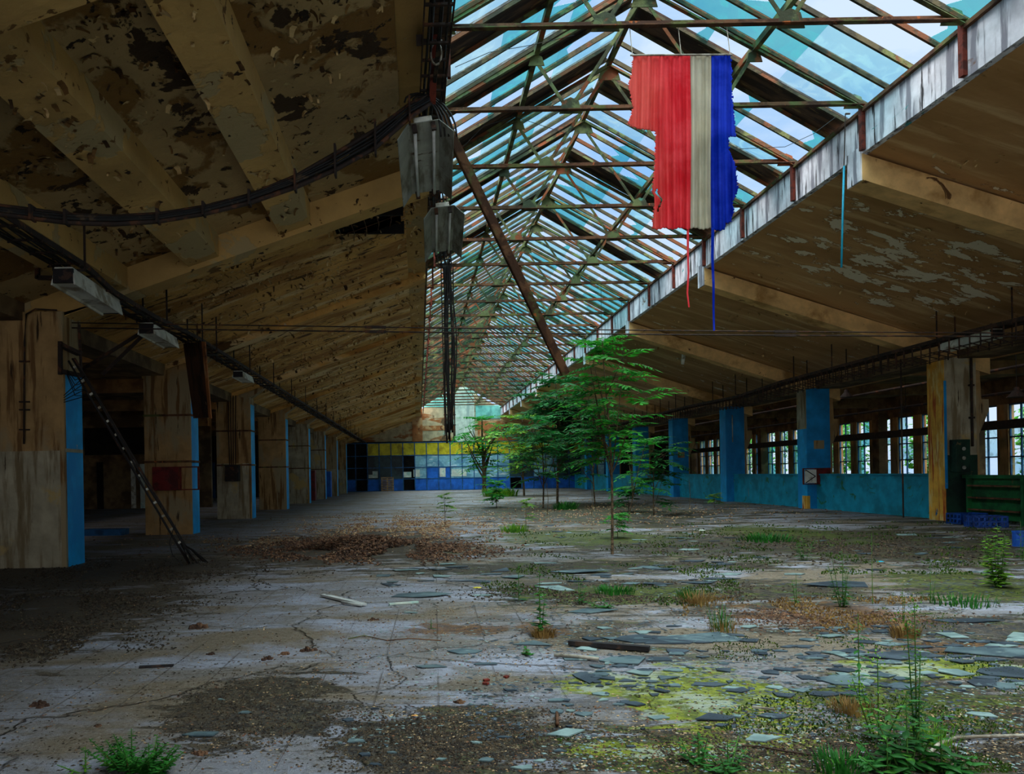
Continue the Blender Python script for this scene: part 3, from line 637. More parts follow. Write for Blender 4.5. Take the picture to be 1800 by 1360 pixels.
# ------------------------------------------------------------------ cable ladders
def ladder(name, label, pts, w, hgt, cables, seed, side=(1,0,0), step=.3, drop=0, mats=('tray','black_cable'), sag=.03):
    random.seed(seed)
    pts = [Vector(p) for p in pts]; sd = Vector(side).normalized()
    t = thing(name, label, 'cable tray', tuple(pts[0]))
    # resample
    segs = [(pts[i+1]-pts[i]).length for i in range(len(pts)-1)]; L = sum(segs)
    def P(s_):
        s_ = max(0, min(L, s_))
        for i, q in enumerate(segs):
            if s_ <= q or i == len(segs)-1: return pts[i].lerp(pts[i+1], min(1, s_/q))
            s_ -= q
    N = max(2, int(L/step)); C = [P(L*i/N) for i in range(N+1)]
    for s_ in (-1, 1):
        m = MB()
        for i in range(len(pts)-1): m.bar(pts[i]+sd*s_*w/2, pts[i+1]+sd*s_*w/2, .012, hgt)
        m.build('rail', M[mats[0]], t)
    m = MB(); rung0 = None
    for ci, c in enumerate(C):
        if ci < 100: m = MB()
        elif ci == 100: m = MB()
        m.bar(c-sd*w/2-Vector((0,0,hgt*.3)), c+sd*w/2-Vector((0,0,hgt*.3)), .03, .02)
        if drop: 
            for s_ in (-1,1): m.bar(c+sd*s_*w/2, c+sd*s_*w/2-Vector((0,0,drop*random.uniform(.85,1.1))), .018, .018)
            if drop > .1: m.bar(c-sd*w/2-Vector((0,0,drop*.6)), c+sd*w/2-Vector((0,0,drop*.9)), .016, .016)
        if ci < 100: m.build('rung', M[mats[0]], t)
    if len(C) > 100: m.build('rungs', M[mats[0]], t)['kind'] = 'stuff'
    for q in range(cables):
        o_ = random.uniform(-.42, .42)*w; r = random.choice((.010,.014,.02,.012)); ph = random.uniform(0, 6)
        pp = [c+sd*(o_+math.sin(i*.37+ph)*w*.05)+Vector((0,0,-hgt*.1+r+math.sin(i*.9+ph)*sag)) for i, c in enumerate(C)]
        MB().tube(pp, r, 5).build('cable', M[mats[1]], t, smooth=True)
    return t
XT = -3.95
ladder('cable_tray', 'sagging black cable tray running under the left ceiling edge', [(XT,2.5,E+2.45),(XT,9,E+2.47),(XT,9.8,E+2.36),(XT,11.3,E+2.36),(XT,13.5,E+2.44),(XT,30,E+2.44),(XT,57,E+2.42)], .34, .06, 8, 1, step=.45, drop=.05)
ladder('cable_tray', 'rusted open cable ladder running along the tops of the right pillars', [(10.43,8,E+2.42),(10.43,14,E+2.47),(10.43,22,E+2.44),(10.43,25,E+2.33),(10.43,30,E+2.42),(10.43,57,E+2.40)], .36, .07, 4, 2, step=.28, drop=.34, mats=('ladder_rust','black_cable'))
lt = [o for o in bpy.data.objects if o.name == 'cable_tray.001'][0]
for dz in (.16, .30):
    for sx in (-.18, .18):
        MB().tube([(10.43+sx+.02*math.sin(q*1.3+dz*9), 8+q*1.0, E+2.42-dz+.03*math.sin(q*.9+sx*9)+(-.07 if 16 < q < 19 else 0)) for q in range(50)], .009, 5).build('lower_rail', M['ladder_rust'], lt)
# hangers of the right ladder
t = None
for i, y in enumerate([9.5+1.95*j for j in range(22)]):
    o = MB().bar((10.25,y,E+2.40),(10.25,y,zr(10.25)+.0),.025,.012).bar((10.61,y,E+2.40),(10.61,y,zr(10.61)),.025,.012).bar((10.25,y,E+2.40),(10.61,y,E+2.40),.03,.02).build('tray_hanger', M['tray'])
    tag(o, 'thin steel strap hanger holding the right cable ladder under the ceiling', 'bracket', 'hangers of the right cable ladder')
for i, y in enumerate([6+2.9*j for j in range(17)]):
    o = MB().bar((XT-.18,y,E+2.40),(XT-.18,y,zl(XT-.18)),.025,.012).bar((XT+.18,y,E+2.40),(XT+.18,y,zl(XT+.18)),.025,.012).bar((XT-.18,y,E+2.40),(XT+.18,y,E+2.40),.03,.02).build('tray_hanger', M['tray'])
    tag(o, 'thin steel strap hanger holding the left cable tray under the ceiling', 'bracket', 'hangers of the left cable tray')
# overhead ladder at the skylight edge with its broken hanging end
tz = E+4.12
ladder('cable_tray', 'black cable tray overhead along the left edge of the skylight', [(.30,3.5,tz),(.26,6.5,tz),(.20,9.2,tz-.02),(.60,15.5,tz)], .26, .06, 7, 3, step=.3)
random.seed(8)
t = thing('hanging_cables', 'black bundle of cables and torn ladder dangling straight down below the skylight edge', 'cables', (.5, 15.3, tz))
xa = at(786, 480, 15.4).x
for s_ in (-.12, .12):
    MB().bar((xa+s_, 15.4, tz), (xa+s_*.8, 15.4, E+.75), .02, .05, (0,1,0)).build('rail', M['tray'], t)
m = MB()
for j in range(16): z = tz-.15-j*.2; m.bar((xa-.12,15.4,z),(xa+.12,15.4,z),.02,.02)
m.build('rungs', M['tray'], t)
for j in range(12):
    zz = random.uniform(E+.58, E+1.0); o_ = random.uniform(-.07,.07); pp = []
    for q in range(14):
        f = q/13; pp.append((xa+o_+math.sin(f*7+j)*.018+ (.05 if j > 8 else 0)*math.sin(f*PI)*2, 15.38+random.uniform(-.01,.01), tz+(zz-tz)*f))
    MB().tube(pp, random.choice((.009,.013,.018)), 5).build('cable', M['black_cable'], t, smooth=True)
# loose vertical wires around the lamps
for j in range(7):
    yy = 13.0+j*.18; xx = .30+(yy-9.2)*.0656+.05*math.sin(j*2.1)
    m = MB(); pp = [(xx+.03*math.sin(q*.8+j), yy, tz-q*.16) for q in range(8)]
    o = m.tube(pp, .006, 5).build('hanging_wire', M['black_cable']); tag(o, 'thin black wire dangling by the second overhead lamp', 'wire', 'thin wires around the overhead lamps')
# drooping bundle crossing the view
pts = [(755,176),(720,196),(660,245),(590,285),(520,320),(440,350),(360,370),(280,383),(200,388),(120,385),(60,377),(0,370),(-60,358)]
t = thing('cable_bundle', 'thick black cable bundle drooping from the skylight edge to the left wall', 'cables', tuple(at(400,360,8)))
P3 = [at(x, y, 8.3-2.2*((755-x)/815)) for x, y in pts]
up = Vector((0,0,1))
wid = lambda q: 1+1.9*math.exp(-((q-2.2)/1.8)**2)
for s_ in (-.032, .036): MB().tube([p+up*s_*wid(q)+Vector((0,.04*s_*10,0)) for q, p in enumerate(P3)], .024, 6).build('rail', M['tray'], t, smooth=True)
random.seed(4)
for j in range(8):
    oz = random.uniform(-.028,.03); oy = random.uniform(-.05,.05)
    pp = [p+up*(oz*wid(q)*.8+.006*math.sin(q*1.7+j))+Vector((0,oy,0)) for q, p in enumerate(P3)]
    MB().tube(pp, random.choice((.010,.014)), 6).build('cable', M['black_cable'], t, smooth=True)
for q in (1,2,3,4,5,6,7,9,10):
    p = P3[q]; ww = .062*wid(q); MB().bar(p-up*ww+Vector((0,-.03,0)), p+up*ww+Vector((0,-.03,0)), .02, .10, (0,1,0)).build('clip', M['tray'], t)
# looped cables at the knot
for j in range(5):
    pp = []
    for q in range(10):
        a = PI*q/9; pp.append(at(757+math.cos(PI-a)*(18+j*7)*(1 if q < 5 else 1), 180-math.sin(a)*(14+j*3)+(q/9)**2*60, 8.3+j*.05))
    o = MB().tube(pp, .011, 6).build('looped_cable', M['black_cable'], smooth=True); tag(o, 'black cable looping over the tray knot at the skylight edge', 'cable', 'looped cables at the tray knot')
pp = [at(762+math.cos(a)*12+q*.8, 92+math.sin(a)*22, 7.6) for q, a in enumerate([-1.4+ii*.5 for ii in range(14)])]
o = MB().tube(pp, .010, 6).build('cable_coil', M['hose'], smooth=True); tag(o, 'grey coiled cable loop hanging by the overhead tray near the top', 'cable')
o = MB().bar(at(738,70,7.4), at(738,72,7.9), .07, .09).bar(at(742,72,7.6), at(775,74,7.6), .03, .03).build('junction_box', M['tray']); tag(o, 'small dark junction box clamped beside the overhead tray', 'junction box')
o = MB().bar(at(765,62,7.7), at(760,182,8.35), .07, .03).build('red_iron_strut', M['red_rust']); tag(o, 'dark red iron strut running down to the tray knot', 'strut')
# long rusty diagonal
t = thing('fallen_angle_bar', 'long rusty angle bar hanging diagonally across the skylight', 'steel bar', tuple(at(765,190,9.3)))
MB().angle(at(763,188,9.3), at(990,660,10.6), .10, .014, (0,1,0)).build('bar', M['rust_steel'], t)
# tie rods across the nave
for (ya, yb, wd, lab) in ((567,583,.009,'upper'), (576,589,.011,'lower')):
    a = at(118, ya, 11.1); c = at(1800, yb, 11.1); d = c-a; c2 = a+d*1.285
    pp = [a+d*1.285*q/12+Vector((0,0,-.03*math.sin(PI*q/12))) for q in range(13)]
    o = MB().tube(pp, wd, 6).build('tie_rod', M['tray'], smooth=True); tag(o, lab+' of the two thin rusty rods stretched right across the hall', 'rod', 'pair of rods across the hall')
    for px in (660, 1380):
        f = (px-118)/1682; p = a+d*f+Vector((0,0,-.03*math.sin(PI*f/1.285))); MB().bar(p-d.normalized()*.15, p+d.normalized()*.15, .035, .035).build('turnbuckle', M['tray'], o)
# ------------------------------------------------------------------ twin tube overhead lamps
def lamp(label, c, L, w, tilt, rz=0, mat='lamp_grey', roll=0):
    t = thing('fluorescent_lamp', label, 'lamp', tuple(c), 'fluorescent lamps of the hall', absolute=False)
    sec = [(-w/2,-.13),(-w*.28,.03),(w*.28,.03),(w/2,-.13)]
    m = MB()
    for i in range(3):
        (x0,z0),(x1,z1) = sec[i], sec[i+1]; nx, nz_ = -(z1-z0), (x1-x0); l_ = math.hypot(nx, nz_); nx, nz_ = nx/l_*.008, nz_/l_*.008
        m.prism([(x0,z0),(x1,z1),(x1+nx,z1+nz_),(x0+nx,z0+nz_)], -L/2, L/2)
    m.build('reflector', M[mat], t)
    MB().box(-.10,.10,-L/2+.03,L/2-.03,.045,.12).build('ballast_box', M['white_metal'], t, bevel=.01)
    for s_ in (-1,1):
        MB().tube([(s_*w*.17,-L/2+.04,-.03),(s_*w*.17,L/2-.04,-.03)], .018, 8).build('tube', M['tube_glass'], t, smooth=True)
        for e in (-1,1): MB().box(s_*w*.17-.025,s_*w*.17+.025,e*(L/2-.03)-.015,e*(L/2-.03)+.015,-.06,.03).build('socket', M['tray'], t)
    MB().bar((0,-L*.3,.1),(0,-L*.3,.32),.02,.02).bar((0,L*.3,.1),(0,L*.3,.32),.02,.02).build('hanger', M['tray'], t)
    t.rotation_euler = (tilt, roll, rz); return t
lamp('large grey twin tube reflector lamp below the tray knot at the skylight edge', at(747,285,9.0), 1.45, .60, math.radians(-9), roll=math.radians(-8))
lamp('smaller grey twin tube lamp beyond the first one under the skylight edge', at(778,408,12.2), 1.45, .60, math.radians(-10), roll=math.radians(-6))
# closed white box luminaires on side trays
def boxlamp(label, a, c, w, h):
    a = Vector(a); c = Vector(c)
    t = thing('tray_lamp', label, 'lamp', tuple((a+c)/2), 'white lamps clipped under the side cable trays')
    d = (c-a).normalized(); sd = d.cross(Vector((0,0,1))).normalized(); u = sd.cross(d)
    m = MB(); vs = []
    for p in (a, c): vs += [p-sd*w/2-u*h, p-sd*w*.35, p+sd*w*.35, p+sd*w/2-u*h, p+sd*(w/2-.02)-u*h, p+sd*(w*.35-.015)-u*.02, p-sd*(w*.35-.015)-u*.02, p-sd*(w/2-.02)-u*h]
    m.add(vs, [(i,(i+1)%8,(i+1)%8+8,i+8) for i in range(8)]+[(0,1,6,7),(1,2,5,6),(2,3,4,5),(8,15,14,9),(9,14,13,10),(10,13,12,11)])
    m.build('housing', M['white_metal'], t)
    MB().bar(a-u*(h*.8)+d*.05, c-u*(h*.8)-d*.02, w*.9, .03).build('diffuser', M['white_metal'], t)
    MB().bar(a-d*.01-u*h*.5, a+d*.02-u*h*.5, w*.8, h*.8).bar(c-d*.02-u*h*.5, c+d*.01-u*h*.5, w*.8, h*.8).build('end_plate', M['black_bar'], t)
    m = MB()
    for q in (.1,.9): p = a.lerp(c, q); m.bar(p-Vector((0,0,.02)), p+Vector((0,0,.12)), .03, .03)
    m.build('clamp', M['tray'], t)
    for s_ in (-1,1): MB().tube([a+sd*s_*w*.2-u*h*.6+d*.03, c+sd*s_*w*.2-u*h*.6-d*.03], .016, 8).build('tube', M['tube_glass'], t, smooth=True)
    for q in (.06,.94): p = a.lerp(c, q); MB().bar(p-sd*w*.3-u*h*.6, p+sd*w*.3-u*h*.6, .03, .05).build('end_cap', M['tray'], t)
    return t
boxlamp('largest white trough lamp under the left tray, nearest the camera', (XT+.0,8.75,E+2.40), (XT+.0,10.15,E+2.34), .28, .2)
boxlamp('second white trough lamp on the left tray, over the two rods', (XT+.02,11.35,E+2.28), (XT+.02,12.5,E+2.26), .26, .17)
boxlamp('small distant cream lamp on the left tray above the third pillar', (XT,17.2,E+2.36), (XT,18.3,E+2.36), .26, .15)
boxlamp('bright white fluorescent trough on the right ladder crossed by the rods', (10.43,14.0,E+2.44), (10.43,15.4,E+2.40), .28, .16)
# white dead tube hanging from the right rafter, dangling rods
p = at(1200, 640, 24); q = at(1203, 612, 24)
o = MB().tube([p, q], .05, 8, .07).tube([q, q+Vector((0,0,max(.05, zr(q.x)-q.z)))], .008, 4).build('tube_lamp', M['white_metal'], smooth=True); tag(o, 'small white tube shade hanging under the right ceiling', 'lamp')
p = at(1479, 470, 11.15); q = at(1486, 200, 11.15)
o = MB().tube([p, p.lerp(q, .66)], .014, 6).build('hanging_rod', M['teal'], smooth=True); MB().tube([p.lerp(q, .66), q], .007, 6).bar(q, Vector((XR, 11.15, q.z)), .02, .02).build('wire', M['tray'], o); tag(o, 'thin teal rod hanging down from the white skylight beam', 'rod')
# ------------------------------------------------------------------ flag
YFg = 8.7
t = thing('hanging_flag', 'tattered red, white and blue cloth flag hanging from a roof truss', 'flag', tuple(at(1200,98,YFg)))
def interp(tab, v):
    for (a, x0), (c, x1) in zip(tab, tab[1:]):
        if v <= c: return x0+(x1-x0)*(v-a)/max(1e-6, c-a)
    return tab[-1][1]
Ltab = [(97,1112),(125,1110),(150,1104),(190,1112),(215,1104),(222,1106),(225,1112),(229,1138),(232,1153),(240,1153),(290,1151),(330,1147),(336,1146),(350,1151),(385,1147),(402,1146)]
Rtab = [(97,1284),(120,1287),(150,1287),(200,1291),(238,1294),(241,1281),(265,1283),(290,1293),(330,1297),(350,1288),(372,1289),(388,1284),(394,1274),(406,1274)]
bot = lambda x: 402+1.5*math.sin(x*.23)+.8*math.sin(x*.9)+ (2 if x > 1250 else 0)
def panel(name, m, x0, x1, lo, hi, amp):
    mb = MB(); R = 150; ncol = int((x1-x0)/1.5); vs = []; rr = random.Random(int(x0)); jag = [rr.uniform(-1.3,1.3) for _ in range(R+2)]
    for j in range(R+1):
        for i in range(ncol+1):
            x = x0+(x1-x0)*i/ncol; y = 97+(j/R)*(bot(x)-97)
            ph = x*.55+.5*math.sin(y*.012+x*.02)
            dep = amp*math.sin(ph)*(.6+.4*j/R)+amp*.7*math.sin(x*.23+y*.006)+.03*math.sin(y*.02)
            vs.append(at(x+.9*math.sin(y*.016+x*.05), y-1.0*abs(math.sin(x*.275))*(1-j/R), YFg+dep))
    fs = []
    for j in range(R):
        yy = 97+((j+.5)/R)*305
        for i in range(ncol):
            xx = x0+(x1-x0)*(i+.5)/ncol
            if xx > lo(yy)+jag[j] and xx < hi(yy)+jag[j+1]:
                if name == 'red_cloth' and yy > 300 and abs(xx-lo(yy)-9-2*math.sin(yy*.2)) < 1.6 and 330 < yy < 372: continue
                fs.append((j*(ncol+1)+i, j*(ncol+1)+i+1, (j+1)*(ncol+1)+i+1, (j+1)*(ncol+1)+i))
    mb.add(vs, fs); o = mb.build(name, m, t, smooth=True)
    sm = o.modifiers.new('s', 'SOLIDIFY'); sm.thickness = .003; return o
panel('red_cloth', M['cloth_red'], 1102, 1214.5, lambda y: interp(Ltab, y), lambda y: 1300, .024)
panel('white_cloth', M['cloth_white'], 1214, 1250, lambda y: 0, lambda y: 1400, .02)
panel('blue_cloth', M['cloth_blue'], 1249.5, 1299, lambda y: 0, lambda y: interp(Rtab, y), .024)
def ribbon(name, pts, wd, m):
    mb = MB(); vs = []
    for i, (x, y) in enumerate(pts):
        ww = wd*(1-.5*i/len(pts)); vs += [at(x-ww, y, YFg), at(x+ww, y, YFg+.01)]
    fs = [(2*i, 2*i+1, 2*i+3, 2*i+2) for i in range(len(pts)-1)]
    o = mb.add(vs, fs).build(name, m, t); sm = o.modifiers.new('s', 'SOLIDIFY'); sm.thickness = .003; return o
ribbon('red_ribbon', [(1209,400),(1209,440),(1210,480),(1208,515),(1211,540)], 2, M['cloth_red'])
ribbon('blue_ribbon', [(1253,400),(1252,450),(1254,500),(1254,540),(1255,581)], 2.6, M['cloth_blue'])
a = at(1108, 97, YFg); c = at(1287, 96, YFg)
MB().tube([a, c], .010, 6).build('top_cord', M['hose'], t, smooth=True)
for q in (.02, .5, .98):
    p = a.lerp(c, q); MB().tube([p, Vector((p.x, 8.78, ZTIE-.02))], .005, 5).build('hanging_cord', M['hose'], t)
# ------------------------------------------------------------------ wall fittings
def on_pillar(i): return 10.8+6*i
# red cabinet on left pillar 2
def cabinet(name, label, x0, x1, yf, z0, z1, swing, m='red_box'):
    t = thing(name, label, 'cabinet', ((x0+x1)/2, yf, z0))
    MB().box(x0, x1, yf-.2, yf-.005, z0, z1).build('body', M[m], t, bevel=.008)
    s_ = 1 if swing > 0 else -1
    hx = x1 if s_ > 0 else x0; W = abs(swing)
    fr = MB(); fr.box(min(hx,hx+s_*W), max(hx,hx+s_*W), yf-.22, yf-.195, z1-.025, z1).box(min(hx,hx+s_*W), max(hx,hx+s_*W), yf-.22, yf-.195, z0, z0+.025)
    fr.box(hx+s_*W-.02, hx+s_*W+.02, yf-.22, yf-.195, z0, z1).box(hx-.015, hx+.015, yf-.22, yf-.195, z0, z1)
    fr.build('open_door_frame', M['red_rust' if m == 'red_box' else m], t)
    return t, fr
a = at(272, 862, 16.75); c = at(318, 820, 16.75)
cabinet('hydrant_cabinet', 'dark red cabinet with open door frame on the second left pillar', a.x, c.x, 16.8, a.z, c.z, .42)
a = at(1436, 851, 22.7); c = at(1459, 822, 22.7)
tt, _ = cabinet('hydrant_cabinet', 'dark red cabinet with a white backed open door on the right blue pillar', a.x, c.x, 22.85, a.z, c.z, -.42)
dfr = [o for o in tt.children if o.name.startswith('open_door')][0]
MB().box(a.x-.38, a.x-.04, 22.85-.214, 22.85-.20, a.z+.04, c.z-.04).build('door_panel', M['white_metal'], dfr)
MB().bar((a.x-.36,22.62,c.z-.05),(a.x-.08,22.62,(a.z+c.z)/2),.02,.02).bar((a.x-.36,22.62,a.z+.05),(a.x-.08,22.62,(a.z+c.z)/2),.02,.02).build('door_brace', M['black_bar'], dfr)
a = at(398, 846, 22.7); c = at(421, 817, 22.7)
t = thing('switch_box', 'black switch box on the third left pillar below vertical conduits', 'switch box', (a.x, 22.7, a.z))
MB().box(a.x, c.x, 22.55, 22.795, a.z, c.z).build('body', M['black_bar'], t, bevel=.01)
MB().box(a.x+.04, c.x-.04, 22.54, 22.55, a.z+.05, c.z-.05).build('cover', M['tray'], t)
for q in range(4):
    x = a.x+.1+q*.055; MB().tube([(x,22.72,c.z),(x+.01*(q-2),22.74,c.z+.9),(x+.02*(q-1),22.74,E+2.4)], .014, 6).build('conduit', M['tray'], t, smooth=True)
# conduit on nearest pillar
t = thing('wall_conduit', 'thin dark conduit with brackets down the front of the nearest left pillar', 'conduit', tuple(at(42,650,10.75)))
MB().tube([at(100,545,10.75),at(62,543,10.75),at(46,552,10.75),at(43,600,10.75),at(42,780,10.75)], .012, 6).build('pipe', M['tray'], t, smooth=True)
for y in (635,706,720,755): MB().bar(at(34,y,10.77), at(52,y,10.77), .03, .02).build('bracket', M['tray'], t)
t = thing('wall_pipe', 'black square pipe dropping from the ceiling behind the drooping bundle', 'pipe', tuple(at(66,320,9.9)))
MB().bar(at(66,330,9.9), at(66,490,9.9), .05, .05).bar(at(66,488,9.9), at(110,489,9.9), .05, .05).bar(at(134,322,9.9), at(134,470,9.9), .05, .05).bar(at(35,330,9.9),at(160,322,9.9),.03,.03).build('pipe_run', M['tray'], t)
# hanging brown sheet and its frame
t = thing('hanging_sheet', 'rusted brown metal duct sheet hanging beside the second left pillar', 'metal sheet', tuple(at(345,610,14)))
p = [at(322,604,14.4), at(356,600,13.6), at(369,733,13.6), at(340,735,14.4)]
MB().add(p+[v+Vector((.02,.02,0)) for v in p], [(0,1,2,3),(7,6,5,4),(0,4,5,1),(1,5,6,2),(2,6,7,3),(3,7,4,0)]).build('sheet', M['sheet_brown'], t)
p2 = [at(354,600,13.6), at(360,600,13.5), at(371,735,13.5), at(367,735,13.6)]
MB().add(p2+[v+Vector((.01,.03,0)) for v in p2], [(0,1,2,3),(7,6,5,4),(0,4,5,1),(1,5,6,2),(2,6,7,3),(3,7,4,0)]).build('folded_edge', M['rust_plaster'], t)
MB().bar(at(330,606,14.2), Vector((at(330,606,14.2).x, 14.2, zl(at(330,606,14.2).x))), .02, .02).bar(at(356,602,13.6), Vector((at(356,602,13.6).x, 13.6, zl(at(356,602,13.6).x))), .02, .02).build('strap', M['tray'], t)
# fallen ladder leaning on the nearest pillar
a = at(126, 632, 10.75); c = at(337, 990, 10.9); c.z = .03
t = thing('fallen_cable_ladder', 'broken cable ladder leaning from the nearest blue pillar down to the floor', 'cable ladder', tuple(c))
d = (c-a).normalized(); sdv = Vector((d.z,0,-d.x)).normalized()
for s_ in (-.045,.045): MB().bar(a+sdv*s_, c+sdv*s_, .02, .035, (0,1,0)).build('rail', M['tray'], t)
m = MB()
for q in range(15): p = a.lerp(c, (q+.5)/15); m.bar(p-sdv*.05, p+sdv*.05, .03, .03, (0,1,0))
m.build('rungs', M['white_metal'], t)
random.seed(2)
for q in range(4):
    o_ = random.uniform(-.035,.035); pp = [a.lerp(c, k_/10)+sdv*(o_+.01*math.sin(k_+q))+Vector((0,-.03,0)) for k_ in range(11)]
    MB().tube(pp, .011, 5).build('cable', M['black_cable'], t, smooth=True)
for q in range(7):
    e = c+Vector((random.uniform(-.22,.25), random.uniform(-.15,.15), -.01)); p = a.lerp(c, .90)
    MB().tube([p, p.lerp(e,.5)+Vector((0,-.03,.04)), e], .009, 5).build('loose_end', M['black_cable'], t, smooth=True)
pp = [at(306,925,10.85), at(298,955,10.8), at(303,975,10.8), fl(322,996)+Vector((0,0,.02))]
MB().tube(pp, .006, 5).build('loose_end', M['black_cable'], t, smooth=True)
# bracket cluster at its top
t = thing('pillar_bracket', 'dark iron bracket and torn wires above the blue face of the nearest pillar', 'bracket', tuple(at(120,610,10.8)))
MB().bar(at(106,600,10.74), at(106,658,10.74), .05,.05).bar(at(106,606,10.72), at(140,622,11.0), .10,.05).bar(at(106,652,10.72), at(142,660,11.0), .08,.05).bar(at(139,570,11),at(143,660,11),.03,.03).build('iron', M['tray'], t)
for q in range(4):
    MB().tube([at(118,650+q*3,10.7), at(132,668+q*9,10.6), at(150,660+q*12,10.6), at(112,695+q*4,10.62)], .006, 5).build('torn_wire', M['black_cable'], t, smooth=True)
# diagonal broken struts in left aisle
for (p0, p1, lab) in (((180,658),(262,582),'lower'),((140,652),(250,600),'upper')):
    a_, b_ = at(*p0, 12.2), Vector((XT-.15, 12.2, E+2.42))
    o = MB().bar(a_, b_, .05, .03, (0,1,0)).build('broken_strut', M['tray']); tag(o, lab+' dark strut hanging crooked behind the second white trough lamp', 'strut', 'crooked struts by the left tray')
# ------------------------------------------------------------------ left aisle: cross wall details
Yc = 32.28
for i, (x0,y0,x1,y1,m) in enumerate(((150,745,262,800,'black'),(172,812,181,895,'black'),(232,812,238,893,'white_metal'),(248,815,262,895,'paper'))):
    a = rect(x0,y0,x1,y1,Yc); struct(MB().box(a[0],a[1],Yc-.06,Yc+.02,max(.01,a[2]),a[3]), ('window_%d' if i == 0 else 'door_%d') % (wn+i), M[m])
a = rect(355,812,378,876,47); struct(MB().box(a[0]-.5,a[1]+2.6,47,47.1,0,3.75), 'wall_left_back', M['black'])
struct(MB().box(a[0],a[1],46.9,46.98,0,a[3]), 'door_90', M['frame_blue'])
p = fl(185, 940)
t = thing('floor_tray', 'low dark blue plastic tray on the floor behind the nearest left pillar', 'tray', (p.x, p.y, 0))
MB().box(p.x-.45,p.x+.45,p.y-.2,p.y-.17,0,.13).box(p.x-.45,p.x+.45,p.y+.17,p.y+.2,0,.13).box(p.x-.45,p.x-.42,p.y-.17,p.y+.17,0,.13).box(p.x+.42,p.x+.45,p.y-.17,p.y+.17,0,.13).box(p.x-.42,p.x+.42,p.y-.17,p.y+.17,0,.02).build('bin', M['frame_blue'], t)
# blue cabinets near sixth pillar
for (x0,y0,x1,y1,Y,m,lab) in ((548,826,566,878,38.2,'red_box','tall dark red locker between the fifth and sixth left pillars'),(577,828,592,872,44.4,'royal','blue locker between the left pillars near the far end')):
    a = rect(x0,y0,x1,y1,Y); h = a[3]
    t = thing('metal_locker', lab, 'locker', ((a[0]+a[1])/2-.35, Y, 0))
    MB().box(a[0]-.35,a[1]-.35,Y,Y+.5,0.02,h).build('body', M[m], t, bevel=.01)
    MB().box(a[0]-.33,a[1]-.37,Y-.015,Y,0.06,h-.04).build('door', M[m], t)
# ------------------------------------------------------------------ green gate at right
t = thing('green_gate', 'dark green metal gate with three rungs beside the rust streaked pillar', 'gate', (11.72, 15, 0))
MB().box(11.70, 11.74, 11.3, 16.6, .08, .92).build('panel', M['green_paint'], t)
MB().box(11.64, 11.78, 11.3, 16.7, .92, .99).build('top_rail', M['green_paint'], t)
for zz in (.25,.50,.75): MB().box(11.6, 11.65, 15.1, 16.5, zz, zz+.035).build('rung', M['rust_steel'], t)
for yy in (15.0, 16.5, 13.0, 11.4): MB().box(11.62, 11.70, yy, yy+.06, 0, .95).build('post', M['green_paint'], t)
# controls panel on pillar base
a = at(1672, 845, 16.8); t = thing('control_box', 'dark control box with round holes on the green base of the rust streaked pillar', 'control box', tuple(a))
MB().box(a.x, a.x+.3, 16.62, 16.84, 1.05, 1.75).build('body', M['dkgreen'], t, bevel=.01)
for q in range(3): MB().tube([(a.x+.15,16.61,1.15+q*.2),(a.x+.15,16.60,1.15+q*.2)], .04, 10).build('knob', M['lamp_grey'], t)
# pipes on right pillars
o = MB().tube([(11.95,16.8,1.6),(11.95,16.8,E+2.6)], .025, 8).box(11.9,12.0,16.78,16.84,2.2,2.24).box(11.9,12.0,16.78,16.84,2.9,2.94).build('vertical_pipe', M['tray'], smooth=False); tag(o, 'dark vertical pipe on the front of the rust streaked pillar', 'pipe')
o = MB().tube([(11.62,28.8,2.2),(11.62,28.8,3.2)], .02, 8).build('vertical_pipe', M['lamp_grey']); tag(o, 'short pale pipe on the third blue pillar from the right', 'pipe')
o = MB().tube([(11.30,18.2,.0),(11.30,18.2,E+2.5)], .018, 8).build('vertical_pipe', M['tray']); tag(o, 'thin dark post pipe standing behind the rust streaked pillar', 'pipe')
# blue crates
def crate(loc, rz, label):
    t = thing('plastic_crate', label, 'crate', loc, 'blue plastic crates by the right pillar', absolute=False, rz=rz)
    L, W, H, th = .6, .4, .22, .012
    for zz in (.0, .095, .19): 
        m = MB(); m.box(-L/2,L/2,-W/2,-W/2+th,zz,zz+.03).box(-L/2,L/2,W/2-th,W/2,zz,zz+.03).box(-L/2,-L/2+th,-W/2,W/2,zz,zz+.03).box(L/2-th,L/2,-W/2,W/2,zz,zz+.03)
        m.build('band', M['crate_blue'], t)
    m = MB()
    for i in range(7):
        x = -L/2+i*(L-.03)/6
        for y in (-W/2, W/2-th): m.box(x,x+.03,y,y+th,0,.22)
    for i in range(5):
        y = -W/2+i*(W-.03)/4
        for x in (-L/2, L/2-th): m.box(x,x+th,y,y+.03,0,.22)
    m.build('lattice', M['crate_blue'], t); MB().box(-L/2,L/2,-W/2,W/2,0.0,.012).build('base', M['crate_blue'], t)
    return t
p = fl(1733, 926); crate((p.x,p.y,0), -.25, 'blue plastic crate lying in front of the green gate')
p = fl(1700, 920); crate((11.22,15.98,0), .12, 'blue plastic crate half hidden behind the front crate')
p = fl(1794, 960)
t = thing('blue_drum', 'small blue plastic drum at the right edge of the view', 'drum', (p.x,p.y,0))
MB().tube([(p.x,p.y,0.0),(p.x,p.y,.02),(p.x,p.y,.20)], .10, 16).build('body', M['crate_blue'], t); MB().tube([(p.x,p.y,.20),(p.x,p.y,.225)], .105, 16).build('lid', M['crate_blue'], t)
